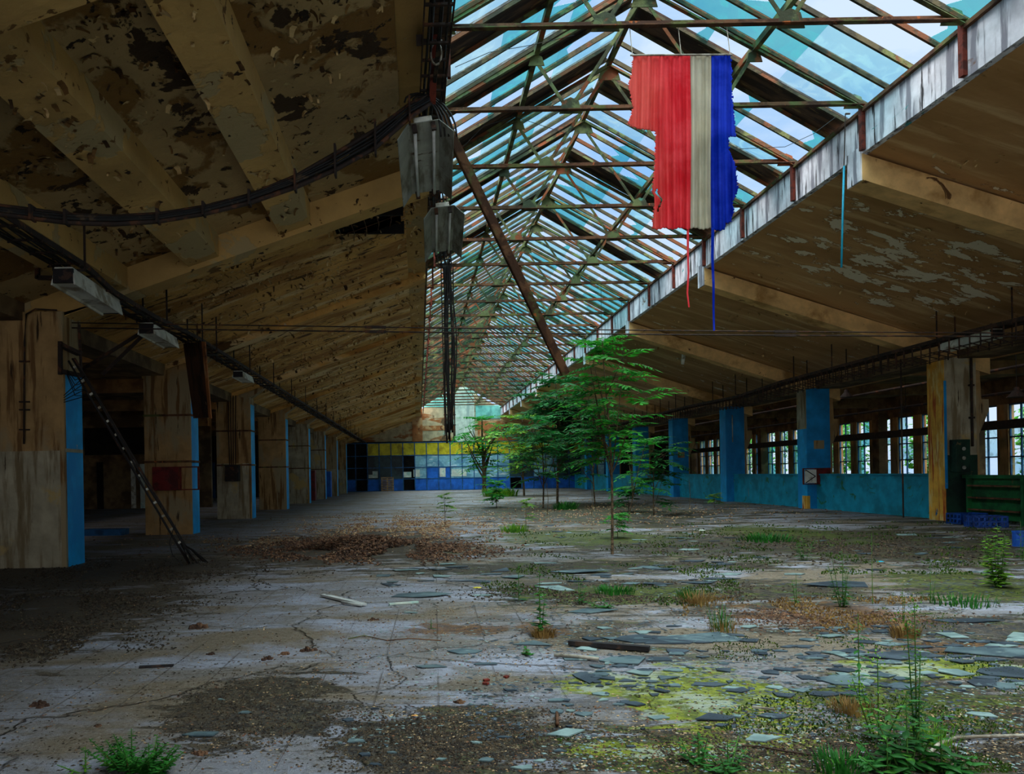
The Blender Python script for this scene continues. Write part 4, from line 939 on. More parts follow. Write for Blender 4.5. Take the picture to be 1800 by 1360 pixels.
# pendant lamps in the right aisle
for (px, py, Y, lab) in ((1350,718,34,'left of the two'),(1488,692,23.5,'by the ochre corbel of the second'),(1592,720,23,'above the parapet windows'),(1787,690,17,'at the right edge beyond the rust streaked pillar'),(1363,738,40,'smallest, deep behind the third bay')):
    c = at(px, py, Y)
    t = thing('pendant_lamp', 'dark bell pendant lamp, '+lab, 'lamp', tuple(c), 'pendant lamps of the right aisle')
    R = [(0,.04),(.03,.05),(.12,.12),(.17,.2)]; m = MB()
    pts_ = [(c.x,c.y,c.z+.12-.0), (c.x,c.y,c.z+.04), (c.x,c.y,c.z-.1)]
    m.tube([pts_[0],pts_[1]], .05, 12, .07).tube([pts_[1],pts_[2]], .07, 12, .2); m.build('shade', M['tray'], t)
    MB().tube([(c.x,c.y,c.z+.1),(c.x,c.y,4.24)], .008, 5).build('cord', M['black_cable'], t)
# aisle pipes
for z, x, lab in ((E+2.15, 13.2, 'higher'), (E+1.75, 14.4, 'lower')):
    o = MB().tube([(x,8,z),(x,56,z)], .035, 8).build('long_pipe', M['tray'], smooth=True); tag(o, lab+' dark pipe running lengthwise through the right aisle', 'pipe', 'pipes of the right aisle')
# ------------------------------------------------------------------ paint flakes under the ceilings
def flakes(name, label, N, fx, yr, zf, m, seed, sc=1.0, thr=-.05):
    random.seed(seed); mb = MB(); c = 0; tries = 0
    while c < N and tries < N*12:
        tries += 1
        x = random.uniform(*fx); y = yr[0]+(yr[1]-yr[0])*random.random()**1.6
        if mn.noise(Vector((x*.9, y*1.3, seed))) < thr: continue
        z = zf(x); 
        if z is None: continue
        a = random.uniform(0, 2*PI); L = random.uniform(.02,.065)*sc*(1+y*.03); W = L*random.uniform(.3,.8); curl = random.uniform(.1,.75)
        d = Vector((math.cos(a), math.sin(a), 0)); s_ = Vector((-d.y, d.x, 0)); p = Vector((x, y, z-.004)); vs = []
        for q in range(4):
            th = curl*q*.45; f = q/3
            pp = p+d*(L*f*math.cos(th))-Vector((0,0,L*f*math.sin(th)))
            ww = W*(1-.3*f+random.uniform(-.15,.15)); vs += [pp-s_*ww/2, pp+s_*ww/2]
        mb.add(vs, [(2*q,2*q+1,2*q+3,2*q+2) for q in range(3)]); c += 1
    o = mb.build(name, m); tag(o, label, 'paint flakes', kind='stuff'); return o
flakes('ceiling_paint_flakes', 'curled ochre paint flakes hanging all over the far left ceiling slope', 2400, (-4.8,.1), (11.3,45), lambda x: zl(x), M['flake'], 1, 1.3)
flakes('ceiling_paint_flakes', 'dark brown paint scabs on the left ceiling slope', 800, (-4.8,.1), (11.3,40), lambda x: zl(x), M['flake_dark'], 2, 1.2)
def zcoff(x):
    for r in (-1.66,-2.94,-4.22):
        if abs(x-r) < .21: return zl(x)-.30
    return zl(x)
flakes('ceiling_paint_flakes', 'peeling dark flakes in the coffers of the near left ceiling', 420, (-4.8,-.2), (5.3,10.8), zcoff, M['flake_dark'], 3, 1.4)
flakes('ceiling_paint_flakes', 'pale curled flakes on the ribs of the near left ceiling', 260, (-4.8,-.2), (5.3,10.8), zcoff, M['flake'], 4, 1.3)
flakes('ceiling_paint_flakes', 'sparse flakes on the smooth right ceiling slope', 420, (6.9,11), (7,26), lambda x: zr(x), M['flake'], 5, 1.0, .12)
# ------------------------------------------------------------------ litter and rubble
def litter(name, label, reg, N, size, m, seed, hump=0, dens=1.2):
    random.seed(seed); mb = MB(); x0,y0,x1,y1 = reg; N = int(N*1.5); size *= .62
    for q in range(N):
        for _ in range(12):
            px = random.gauss((x0+x1)/2, (x1-x0)/3.4); py = random.gauss((y0+y1)/2, (y1-y0)/3.4)
            if py < y0-8 or py > y1+14: continue
            p = fl(px, min(1358, py))
            if mn.noise(Vector((p.x*1.6, p.y*1.1, seed))) > -.12: break
        r = size*random.uniform(.4,1.3)
        fx = (px-(x0+x1)/2)/((x1-x0)/2); fy = (py-(y0+y1)/2)/((y1-y0)/2)
        z = max(0, hump*math.exp(-2.2*(fx*fx+fy*fy)))*random.random()
        a = random.uniform(0, 6.28); e1 = Vector((math.cos(a), math.sin(a), random.uniform(-.4,.4)))*r; e2 = Vector((-math.sin(a), math.cos(a), random.uniform(-.3,.3)))*r*random.uniform(.4,.9); e3 = Vector((random.uniform(-.3,.3)*r,random.uniform(-.3,.3)*r,r*random.uniform(.3,.9)))
        c = Vector((p.x, p.y, z+.001+abs(e1.z)*.5))
        mb.add([c-e1, c-e2, c+e1, c+e2, c+e3], [(0,1,4),(1,2,4),(2,3,4),(3,0,4),(3,2,1,0)])
    o = mb.build(name, m); tag(o, label, 'debris', kind='stuff'); return o
litter('leaf_litter', 'dark brown leaf litter patch at the lower left edge', (-60,1085,240,1160), 1500, .022, M['litter'], 1)
litter('leaf_litter', 'dark litter band on the floor before the nearest left pillar', (-60,1035,330,1080), 1600, .024, M['litter'], 2)
litter('leaf_litter', 'litter at the foot of the nearest left pillar and the leaning ladder', (0,985,450,1025), 1700, .026, M['litter'], 3)
litter('rubble_heap', 'low reddish heap of rotten rubble left of the tree', (480,950,800,982), 5200, .05, M['redrubble'], 4, .24)
litter('rubble_scatter', 'pale plaster rubble scattered beyond the reddish heap', (560,905,860,945), 3400, .045, M['rubble'], 5, .05)
litter('rubble_scatter', 'fine tan crumbs along the left pillar bases', (300,940,640,965), 900, .035, M['rubble'], 6)
litter('gravel_patch', 'dark gravelly dirt in the middle foreground', (580,1255,1010,1350), 1800, .012, M['litter'], 7)
litter('gravel_patch', 'gravelly dirt patch in the left foreground', (290,1185,570,1320), 1200, .012, M['litter'], 8)
litter('gravel_patch', 'dark gravel under the tall weeds in the right foreground', (1020,1290,1780,1350), 1900, .012, M['litter'], 9)
litter('rubble_scatter', 'small crumbs strewn over the open floor in the middle', (350,1000,1100,1200), 1100, .012, M['rubble'], 10)
litter('leaf_litter', 'dark soil crumbs in the band in front of the right parapet', (1200,935,1800,985), 1500, .04, M['litter'], 11)
litter('leaf_litter', 'dark litter band behind the foreground sprout', (860,1028,1320,1058), 1200, .025, M['litter'], 12)
litter('leaf_litter', 'orange brown litter around the weeds right of centre', (1290,1060,1620,1105), 1200, .02, M['redrubble'], 13)
litter('rubble_scatter', 'broken bits along the foot of the right parapet', (1180,872,1640,905), 700, .045, M['rubble'], 14)
litter('rubble_scatter', 'debris strewn around the saplings in the far middle', (820,870,1260,925), 1300, .05, M['rubble'], 15)
def scatter(name, label, reg, N, size, m, seed, thr=-.1, fr=(1.4,1.4), flat=.25):
    random.seed(seed); mb = MB(); x0,y0,x1,y1 = reg; c = 0; k_ = 0
    while c < N and k_ < N*10:
        k_ += 1; p = fl(random.uniform(x0,x1), random.uniform(y0,y1))
        if mn.noise(Vector((p.x*fr[0], p.y*fr[1], seed))) < thr: continue
        r = size*random.uniform(.3,1.2)*(.6+p.y*.10); a = random.uniform(0,6.28)
        e1 = Vector((math.cos(a),math.sin(a),0))*r; e2 = Vector((-math.sin(a),math.cos(a),0))*r*random.uniform(.4,.9); q = Vector((p.x,p.y,.0015))
        mb.add([q-e1, q-e2, q+e1*random.uniform(.6,1.2), q+e2, q+e1*.1+Vector((0,0,r*flat*random.uniform(.5,2)))], [(0,1,4),(1,2,4),(2,3,4),(3,0,4),(3,2,1,0)]); c += 1
    o = mb.build(name, M[m]); tag(o, label, 'debris', kind='stuff'); return o
scatter('floor_crumbs', 'tiny dark crumbs sprinkled over the whole hall floor', (-40,905,1840,1356), 5200, .011, 'litter', 71, -.15)
scatter('floor_crumbs', 'tiny pale crumbs sprinkled over the whole hall floor', (-40,905,1840,1356), 3600, .009, 'rubble', 72, -.1)
scatter('glass_chips', 'fine pale glass chips strewn over the right half of the floor', (620,960,1840,1356), 2600, .014, 'shard_pale', 73, .0, flat=.1)
scatter('glass_chips', 'fine slate grey glass chips strewn among the larger shards', (820,1000,1840,1300), 2600, .02, 'shard_dark', 74, -.05, flat=.1)
scatter('gravel_crumbs', 'dark gravel crumbs carpeting the right foreground', (560,1240,1840,1358), 5200, .010, 'litter', 75, -.35)
scatter('gravel_crumbs', 'pale gravel crumbs in the dark right foreground', (560,1240,1840,1358), 1900, .009, 'rubble', 76, -.3)
def moss_blades(label, reg, N, H, m, seed):
    random.seed(seed); mb = MB(); x0,y0,x1,y1 = reg; c = 0; k_ = 0
    while c < N and k_ < N*12:
        k_ += 1; p = fl(random.uniform(x0,x1), random.uniform(y0,y1))
        if mn.noise(Vector((p.x*1.7, p.y*1.2, seed))) < .16: continue
        h = H*random.uniform(.2,.7)*(.7+p.y*.05); a = random.uniform(0,6.28); e = Vector((math.cos(a),math.sin(a),0)); q = Vector((p.x,p.y,0)); d = Vector((random.uniform(-.6,.6),random.uniform(-.6,.6),1))*h
        mb.add([q-e*h*.28, q+e*h*.28, q+d*.6+e*h*.4, q+d, q+d*.6-e*h*.4], [(0,1,2,4),(4,2,3)]); c += 1
    o = mb.build('moss_growth', M[m]); tag(o, label, 'moss', kind='stuff')
moss_blades('green moss and tiny seedlings on the far right dirt bands', (1180,915,1840,1010), 3600, .035, 'leaf_moss', 81)
moss_blades('green moss and tiny seedlings in the middle dirt bands', (840,930,1300,1065), 3200, .03, 'leaf_moss', 82)
moss_blades('olive moss and seedlings between the shards at right', (1250,1040,1840,1290), 4200, .022, 'leaf_moss', 83)
moss_blades('green seedlings in the dark gravel at lower right', (980,1290,1840,1358), 2600, .018, 'leaf_moss', 84)
moss_blades('dry brown tufted moss around the orange litter', (1200,1050,1650,1110), 2200, .03, 'leaf_dry', 85)
def clump(px, py, r, lab, m='redrubble', seed=0):
    rnd = random.Random(px+py); p = fl(px, py); mb = MB()
    for q in range(26):
        d = Vector((rnd.gauss(0,.45)*r, rnd.gauss(0,.35)*r, 0)); s_ = r*rnd.uniform(.18,.4)
        c = Vector((p.x,p.y,0))+d; h = s_*rnd.uniform(.5,1.0)+max(0,r*.35-d.length*.5)
        n = 6; ring = [c+Vector((math.cos(k_*PI/3)*s_*rnd.uniform(.7,1.2), math.sin(k_*PI/3)*s_*rnd.uniform(.7,1.2), 0)) for k_ in range(n)]
        top = [v.lerp(c, .45)+Vector((0,0,h)) for v in ring]
        mb.add(ring+top, [(i,(i+1)%n,(i+1)%n+n,i+n) for i in range(n)]+[tuple(range(n,2*n)), tuple(range(n-1,-1,-1))])
    o = mb.build('dirt_clod', M[m], loc=(p.x,p.y,0)); tag(o, lab, 'dirt clod', 'dirt clods on the bare floor'); return o
clump(350,1103,.075,'largest crumbly brown clod on the bare floor at left')
clump(70,1240,.05,'crumbly brown clod at the head of the floor crack at left')
clump(470,1158,.04,'small brown clod in the row near the left centre, left one')
clump(500,1150,.035,'small brown clod in the row near the left centre, middle one')
clump(540,1144,.05,'flat brown clod in the row near the left centre, right one')
clump(372,1150,.03,'little clod below the largest clod')
clump(655,1090,.04,'dark clod near the white lath')
clump(808,1235,.03,'round dark clod at the edge of the gravel')
clump(350,1325,.03,'dark clod in the gravel at the bottom left')
clump(172,1276,.02,'tiny black clod on the bluish slab at left')
for (x, y, lab) in ((854,1203,'upper'),(890,1191,'right'),(855,1197,'small')):
    p = fl(x, y); o = MB().box(-.018,.018,-.012,.012,0,.014).build('brick_bit', M['brick'], loc=(p.x,p.y,0), bevel=.003, local=True); o.rotation_euler[2] = x; tag(o, lab+' red brick crumb on the pale slab', 'brick crumb', 'red brick crumbs')
# ------------------------------------------------------------------ glass shards
def shard(px, py, wpx, ar, label, group, m='shard', seed=0, tilt=.03, lift=0, asp=None):
    rnd = random.Random(seed*31+px*7+py); p = fl(px, py); s_ = wpx*p.y/FPX/2
    n = rnd.choice((3,4,4,5,5,6)); pts = []
    ph = rnd.uniform(0, 6)
    for i in range(n):
        a = ph+2*PI*(i+rnd.uniform(-.33,.33))/n; r = s_*rnd.uniform(.72,1.22); pts.append((math.cos(a)*r, math.sin(a)*r*ar))
    th = .006
    tx, ty = rnd.uniform(-tilt, tilt), rnd.uniform(-tilt, tilt)*.8
    mb = MB().slab(pts, 0, th)
    zmin = min(x*ty+y*tx for x, y, z in mb.v)
    mb.v = [(x, y, z+x*ty+y*tx-zmin) for x, y, z in mb.v]
    o = mb.build('glass_shard', M[m], loc=(p.x, p.y, .001+lift), local=True); tag(o, label, 'glass shard', group); return o
big = [
 (820,1146,66,.6,'lone tilted grey green shard on clean slabs, well left of the black bar','shard'),
 (755,1173,60,.5,'flat shard below and left of the lone tilted shard','shard'),
 (852,1168,54,.35,'thin shard just right of the flat one near the floor joint','shard'),
 (942,1132,80,.5,'grey shard directly under the foreground sprout','shard'),
 (1020,1158,60,.6,'shard touching the left end of the white stick','shard'),
 (1125,1123,110,.6,'very large dark shard above the black bar','shard_dark'),
 (1175,1129,90,.5,'large dark shard overlapping the very large one','shard_dark'),
 (1095,1162,86,.9,'pale and dark folded shard just below the black bar','shard'),
 (1160,1160,70,.6,'dark shard right of the folded one','shard_dark'),
 (1030,1195,56,.8,'pentagonal shard at the upper left of the bright moss','shard_dark'),
 (1105,1197,36,.6,'small shard on the moss beside the pentagonal one','shard_dark'),
 (1110,1238,50,.6,'shard lying alone in the left half of the bright moss','shard_dark'),
 (1026,1256,44,.6,'shard on dark gravel left of the moss','shard'),
 (980,1252,30,.7,'small rectangular shard with a brown stick below','shard'),
 (1000,1290,70,.6,'pale broken shard in the dark gravel at bottom centre','shard_pale'),
 (916,1350,44,.5,'pale sliver at the bottom edge of the view','shard_pale'),
 (950,1338,26,.5,'thin sliver above the bottom edge','shard_pale'),
 (625,1303,50,.35,'thin shard at the bottom left of the dark gravel','shard'),
 (350,1292,70,.4,'dusty rectangular shard in the left foreground','shard'),
 (432,1253,30,.5,'small blue grey shard in the left gravel patch','shard'),
 (392,1230,20,.6,'tiny shard above the left gravel patch','shard_pale'),
 (1240,1120,210,.55,'biggest slate grey shard right of centre','shard'),
 (1150,1222,22,.7,'tiny shard in the middle of the moss','shard_dark'),
 (1248,1204,74,.5,'dark shard at the upper edge of the moss','shard_dark'),
 (1252,1262,92,.7,'large dark shard at the bottom of the bright moss','shard_dark'),
 (1362,1260,60,.6,'dark shard right of the large one at the moss bottom','shard_dark'),
 (1380,1222,58,.7,'shard at the right end of the bright moss','shard_dark'),
 (1385,1178,50,.6,'upper shard of the pair on the pale moss','shard_dark'),
 (1490,1196,88,.9,'large shard behind the tall single weed','shard'),
 (1452,1221,56,.6,'dark shard left of the tall single weed base','shard_dark'),
 (1495,1221,46,.6,'dark shard touching the tall single weed base','shard_dark'),
 (1480,1143,56,.7,'rectangular shard upper left of the tall flowering weed','shard_dark'),
 (1590,1152,120,.6,'broad shard behind the tall flowering weed','shard_dark'),
 (1740,1147,170,.55,'broad slab of glass at the right edge','shard'),
 (1560,1133,70,.5,'shard stacked on the broad one behind the flowering weed','shard'),
 (1735,1160,60,.5,'shard below the right edge slab','shard_dark'),
 (1770,1184,120,.6,'dark shard at the right edge below the broad slab','shard_dark'),
 (1700,1092,120,.4,'long thin shard far right in the pale strip','shard_dark'),
 (1420,1125,40,.6,'pale blue shard in the orange litter','shard'),
 (1730,1258,50,.7,'pale shard in the dark soil at lower right','shard_pale'),
 (1020,1005,120,.4,'long blue grey shard before the reddish heap','shard'),
 (745,1047,110,.5,'long flat shard left of the foreground sprout','shard'),
 (850,1047,40,.5,'short shard right of the long flat one','shard_pale'),
 (975,1035,70,.9,'pale square pane piece behind the foreground sprout','shard_pale'),
 (955,990,60,.4,'pale shard behind the tree foot strip','shard_pale'),
 (1475,1028,150,.55,'long dark shard in the right middle distance','shard_dark'),
 (1035,1075,90,.4,'thin grey shard right of the sprout','shard'),
 (720,1077,34,.5,'little shard beside the white lath','shard_pale'),
 (1340,1300,70,.6,'pale mossy shard near the bottom right of the moss','shard_pale'),
 (1160,1262,50,.5,'pale shard at the lower left of the moss','shard_pale'),
]
for i, (x, y, wp, ar, lab, m) in enumerate(big): shard(x, y, wp, ar, lab, 'glass shards on the floor', m, i, .035, 0)
random.seed(21)
zones = [((1020,1100,1700,1215), 120, (14,46), 'small slate grey shard among the glass scatter right of centre'), ((1450,1110,1800,1215), 50, (16,60), 'small grey shard in the right hand glass scatter'),
         ((640,985,1300,1030), 40, (14,70), 'small flat shard in the middle distance strip'), ((880,1200,1100,1240), 14, (12,34), 'small shard near the left edge of the moss'),
         ((1100,930,1780,1010), 40, (10,40), 'tiny shard in the distant strips before the right pillars'), ((850,880,1250,960), 40, (8,26), 'tiny far shard around the saplings'), ((560,1240,1300,1350), 22, (8,30), 'tiny pale shard in the foreground gravel')]
for z, cnt, (w0,w1), lab in zones:
    for q in range(cnt):
        shard(random.uniform(z[0],z[2]), random.uniform(z[1],z[3]), random.uniform(w0,w1), random.uniform(.4,.9), lab, lab.replace('shard','shards'), random.choice(['shard','shard_dark','shard_dark','shard_pale']), q, .05)
# sticks and bars on the floor
def stick(name, pts, r, m, lab, cat):
    pp = [fl(x, y) for x, y in pts]; pp = [Vector((p.x,p.y,r+.006)) for p in pp]
    o = MB().tube(pp, r, 8).build(name, m, smooth=True); tag(o, lab, cat); return o
a, c = fl(1000,1135), fl(1142,1146)
tag(MB().bar((a.x,a.y,.025),(c.x,c.y,.025),.05,.03).build('iron_bar', M['black_bar']), 'flat black iron bar lying among the shards', 'bar')
stick('white_stick', [(974,1156),(1010,1158),(1052,1163)], .012, M['hose'], 'pale round stick below the black bar', 'stick')
stick('lath', [(601,1062),(636,1067)], .014, M['stick_white'], 'grey lath lying left of the long flat shard', 'lath')
a, c = fl(568,1049), fl(640,1066); tag(MB().bar((a.x,a.y,.02),(c.x,c.y,.02),.06,.02).build('lath', M['stick_white']), 'grey board strip on the bare floor left of centre', 'lath')
a, c = fl(684,1064), fl(735,1060); tag(MB().bar((a.x,a.y,.012),(c.x,c.y,.012),.03,.016).build('lath', M['paper']), 'thin white lath beside the little shard', 'lath')
a, c = fl(245,1174), fl(305,1171); tag(MB().bar((a.x,a.y,.008),(c.x,c.y,.008),.03,.01).build('metal_strip', M['black_bar']), 'thin dark metal strip on the floor joint at left', 'strip')
a, c = fl(1322,1249), fl(1362,1252); tag(MB().bar((a.x,a.y,.02),(c.x,c.y,.014),.014,.01).build('lath', M['hose']), 'short pale splinter lying on the moss', 'splinter')
stick('brown_stick', [(979,1257),(980,1278)], .008, M['rust_steel'], 'short brown stick pointing down from a small shard', 'stick')
stick('hose', [(1632,1331),(1650,1313),(1680,1302),(1720,1300),(1800,1298),(1860,1297)], .008, M['hose'], 'thin grey hose curving in from the lower right edge', 'hose')
stick('twig', [(1254,1355),(1280,1335),(1305,1314),(1340,1316),(1380,1324),(1440,1332),(1500,1342),(1540,1332)], .0035, M['sheet_brown'], 'long bent reddish twig on the lower right soil', 'twig')
stick('twig', [(612,1125),(640,1119),(680,1128),(720,1124),(775,1128)], .004, M['rust_steel'], 'thin brown twig lying left of the sprout', 'twig')
for (x, y, wd, m, lab) in ((1286,971,8,'crate_blue','tiny royal blue plastic scrap in the right distance'),(1548,987,14,'teal','small flat teal scrap in the right middle distance'),(1122,903,9,'pale_pane','light blue plastic bag scrap behind the tree foot'),(1000,936,10,'pale_pane','pale aqua scrap before the saplings'),(840,1033,18,'yellow_pane','yellow plastic scrap left of the sprout'),(728,1258,14,'rust_yellow','small orange crumb in the foreground'),(1234,932,13,'paper','white paper scrap in the right distance')):
    p = fl(x, y); r = wd*p.y/FPX/2; rn = random.Random(x); n = 7
    pts_ = [(math.cos(i*2*PI/n)*r*rn.uniform(.7,1.1), math.sin(i*2*PI/n)*r*rn.uniform(.5,.9)) for i in range(n)]
    mb = MB().slab(pts_, 0, r*.15); mb.v = [(a_*(1 if z_ == 0 else .6), b_*(1 if z_ == 0 else .6), z_) for a_, b_, z_ in mb.v]
    tag(mb.build('plastic_scrap', M[m], loc=(p.x,p.y,.001), local=True), lab, 'scrap')
# ------------------------------------------------------------------ plants
def leaf_blade(mb, p, d, s_, L, W, fold=.15, droop=.2):
    """pointed leaf from p along d, width direction s_"""
    n = d.cross(s_).normalized(); dn = Vector((0,0,-1))
    a = p; b1 = p+d*L*.35+dn*droop*L*.08; t = p+d*L+dn*droop*L*.4; m_ = p+d*L*.68+dn*droop*L*.2
    mb.add([a, b1-s_*W/2+n*fold*W, b1, b1+s_*W/2+n*fold*W, m_-s_*W*.34+n*fold*W*.6, m_, m_+s_*W*.34+n*fold*W*.6, t],
           [(0,1,2),(0,2,3),(1,4,5,2),(2,5,6,3),(4,7,5),(5,7,6)])
def pinnate(mb, st, p, d, L, pairs, lw, rnd, droop=.5):
    """compound leaf: rachis with paired leaflets"""
    d = d.normalized(); sd = d.cross(Vector((0,0,1)));
    if sd.length < .1: sd = Vector((1,0,0))
    sd.normalize(); pts = []
    for q in range(7):
        f = q/6; pts.append(p+d*L*f+Vector((0,0,-droop*L*f*f*.5)))
    st.tube(pts, max(.0025, L*.006), 3, .0015)
    for q in range(pairs):
        f = .18+.8*q/pairs; i = min(5, int(f*6)); fr_ = f*6-i; c = pts[i].lerp(pts[i+1], fr_)
        dd = (pts[i+1]-pts[i]).normalized(); ll = lw*(1-.45*abs(f-.45)*1.2)*rnd.uniform(.85,1.1)
        for s_ in (-1, 1):
            ld = (sd*s_+dd*.35+Vector((0,0,rnd.uniform(-.35,.1)))).normalized()
            leaf_blade(mb, c, ld, (dd-ld*dd.dot(ld)).normalized()*rnd.choice((1,1)), ll, ll*.36)
    leaf_blade(mb, pts[-1], (pts[-1]-pts[-2]).normalized(), sd, lw, lw*.36)
def ailanthus(label, base, H, stems, nleaf, leafL, lw, seed, m='leaf', spread=.6, crown0=.35, trunk=.02, group=None, cat='sapling', pairs=8, name='sapling', lean=(0,0)):
    rnd = random.Random(seed); t = thing(name, label, cat, tuple(base), group)
    st = MB(); lf = MB(); nodes = []
    main = [Vector(base)+Vector((lean[0]*f+math.sin(f*5+seed)*.03*H*.3, lean[1]*f, H*f)) for f in [i/9 for i in range(10)]]
    st.tube(main, trunk, 7, trunk*.3)
    for i in range(10):
        if i/9 >= crown0: nodes.append((main[i], i/9))
    for k_ in range(stems):
        f = rnd.uniform(crown0*.7, .75); i = int(f*9); b0 = main[i].lerp(main[min(9,i+1)], f*9-i); a = rnd.uniform(0, 6.28); R = spread*rnd.uniform(.45,.8)*(1.15-f*.6)
        hh = (H-(b0.z-base[2]))*rnd.uniform(.5,.95)
        br = [b0+Vector((math.cos(a)*R*g_, math.sin(a)*R*g_, hh*g_**1.15)) for g_ in (0,.25,.5,.75,1)]
        st.tube(br, trunk*.5, 5, trunk*.16); nodes += [(q, .6+.1*j) for j, q in enumerate(br[1:])]
    for q in range(nleaf):
        p, f = rnd.choice(nodes); p = p+Vector((0,0,rnd.uniform(-.04,.04)*H))
        a = rnd.uniform(0, 6.28); el = rnd.uniform(-.05,.5)
        pinnate(lf, st, p, Vector((math.cos(a), math.sin(a), el)), leafL*rnd.uniform(.6,1.1), pairs, lw, rnd)
    for q in range(7):
        a = q*.9; pinnate(lf, st, main[9]-Vector((0,0,.02*q)), Vector((math.cos(a), math.sin(a), .5)), leafL*.7, pairs, lw*.9, rnd)
    st.build('stem', M['bark'], t); lf.build('foliage', M[m], t); return t
G_S = 'self sown saplings in the hall'
b0 = fl(1078, 974); ailanthus('tallest slender sapling with bright feathery leaves standing in the middle of the floor', (b0.x,b0.y,0), 3.08, 9, 84, .62, .15, 12, 'leaf', .66, .50, .022, G_S, lean=(-.08,0), pairs=9)
b0 = fl(1078, 925); ailanthus('leafy sapling just behind the tallest one with branches to its right', (b0.x+.55,b0.y+1.0,0), 1.9, 4, 26, .6, .15, 14, 'leaf', .7, .35, .016, G_S, lean=(.5,0))
b0 = fl(1000, 885); ailanthus('broad dark green tree spreading behind the tallest sapling', (b0.x-.4,b0.y,0), 4.6, 14, 150, 1.4, .34, 5, 'leaf_deep', 2.0, .22, .05, G_S, cat='tree', name='tree', pairs=9)
b0 = fl(955, 893); ailanthus('lower dark green tree left of the broad tree', (b0.x,b0.y,0), 3.0, 9, 60, 1.2, .28, 6, 'leaf_deep', 1.8, .3, .03, G_S, cat='tree', name='tree', pairs=8)
b0 = fl(1045, 890); ailanthus('dark sapling between the broad tree and the right pillars', (b0.x,b0.y,0), 3.6, 8, 50, 1.1, .26, 9, 'leaf_deep', 1.3, .3, .03, G_S)
b0 = fl(847, 864); ailanthus('small bright tree with a thick trunk in front of the far partition', (b0.x,b0.y-1.5,0), 4.7, 10, 85, 1.5, .42, 7, 'leaf', 2.2, .22, .14, G_S, cat='tree', name='tree', pairs=6)
b0 = fl(920, 872); ailanthus('yellowish tree between the small bright tree and the broad tree', (b0.x,b0.y,0), 4.0, 8, 60, 1.6, .42, 8, 'leaf_yellow', 2.3, .25, .06, G_S, cat='tree', name='tree', pairs=6)
b0 = fl(1150, 905); ailanthus('dark leafy bush in front of the blue pillars', (b0.x,b0.y,0), 2.0, 9, 55, .75, .2, 10, 'leaf_deep', .95, .12, .02, G_S, cat='bush', name='bush')
b0 = fl(1105, 900); ailanthus('low dark bush at the foot of the tallest sapling', (b0.x,b0.y,0), .7, 6, 26, .6, .18, 15, 'leaf_deep', .7, .1, .012, G_S, cat='bush', name='bush')
b0 = fl(1256, 895); ailanthus('small yellow green seedling before the third blue pillar', (b0.x,b0.y,0), .45, 3, 12, .3, .11, 16, 'leaf_yellow', .3, .4, .008, G_S)
b0 = fl(873, 892); ailanthus('small round green seedling left of the far saplings', (b0.x,b0.y,0), .9, 6, 24, .5, .2, 18, 'leaf', .5, .1, .012, G_S)
b0 = fl(782, 927); ailanthus('thin lone seedling at the end of the pale rubble', (b0.x,b0.y,0), .75, 3, 12, .25, .09, 19, 'leaf_yellow', .2, .3, .008, G_S)
b0 = fl(1087, 948); ailanthus('little bright seedling right at the foot of the tallest sapling', (b0.x+.06,b0.y+.3,0), .42, 4, 16, .28, .1, 20, 'leaf', .25, .2, .006, G_S)
b0 = fl(925, 925); ailanthus('thin seedling left of the tallest sapling', (b0.x,b0.y,0), .6, 3, 10, .25, .09, 22, 'leaf_yellow', .2, .3, .006, G_S)
for (x,y,h,lab) in ((962,905,.9,'left'),(1040,905,.8,'middle'),(1212,893,.9,'right')):
    b0 = fl(x,y); o = MB().tube([(b0.x,b0.y,0),(b0.x+.03,b0.y,h*.5),(b0.x,b0.y,h)], .012, 5, .005).build('bare_stem', M['bark']); tag(o, lab+' of the three bare twigs sticking up in the far middle', 'twig', 'bare upright twigs')
def weed(label, px, py, H, n, seed, m='leaf', L=.09, W=.035, stems=1, flower=None, lean=0, group='weeds growing through the floor', droop=.6, name='weed', r=.004, spread=.06, top=1.0):
    m = 'leaf_weed' if m in ('leaf','leaf_deep') else m
    rnd = random.Random(seed); b0 = fl(px, py); t = thing(name, label, 'weed', (b0.x,b0.y,0), group); st = MB(); lf = MB(); fw = MB()
    for k_ in range(stems):
        a = rnd.uniform(0,6.28); R = spread*(k_ > 0)*rnd.uniform(.4,1.2); hh = H*(1 if k_ == 0 else rnd.uniform(.5,.9))
        ps = [Vector((b0.x+math.cos(a)*R*(.3+f)+lean*f*hh, b0.y+math.sin(a)*R*(.3+f), hh*f)) for f in [i/6 for i in range(7)]]
        ps[0].z = 0; st.tube(ps, r, 5, r*.4)
        for q in range(n):
            f = .06+.92*q/n*top; i = min(5, int(f*6)); c = ps[i].lerp(ps[i+1], f*6-i); aa = q*2.4+rnd.uniform(-.4,.4)
            d = Vector((math.cos(aa), math.sin(aa), rnd.uniform(.0,.5))).normalized(); s_ = d.cross(Vector((0,0,1))).normalized()
            ll = L*rnd.uniform(.6,1.1)*(1.15-f*.7); leaf_blade(lf, c, d, s_, ll, ll*W/L, .15, droop)
        if flower:
            for q in range(26):
                c = ps[-1]+Vector((rnd.gauss(0,.02), rnd.gauss(0,.02), rnd.uniform(-.05,.03))); d = Vector((rnd.uniform(-1,1),rnd.uniform(-1,1),.8)).normalized(); leaf_blade(fw, c, d, d.cross(Vector((0,.3,1))).normalized(), .014, .008)
    st.build('stem', M['stem_green'], t); lf.build('leaves', M[m], t)
    if flower: fw.build('flower_head', M[flower], t)
    return t
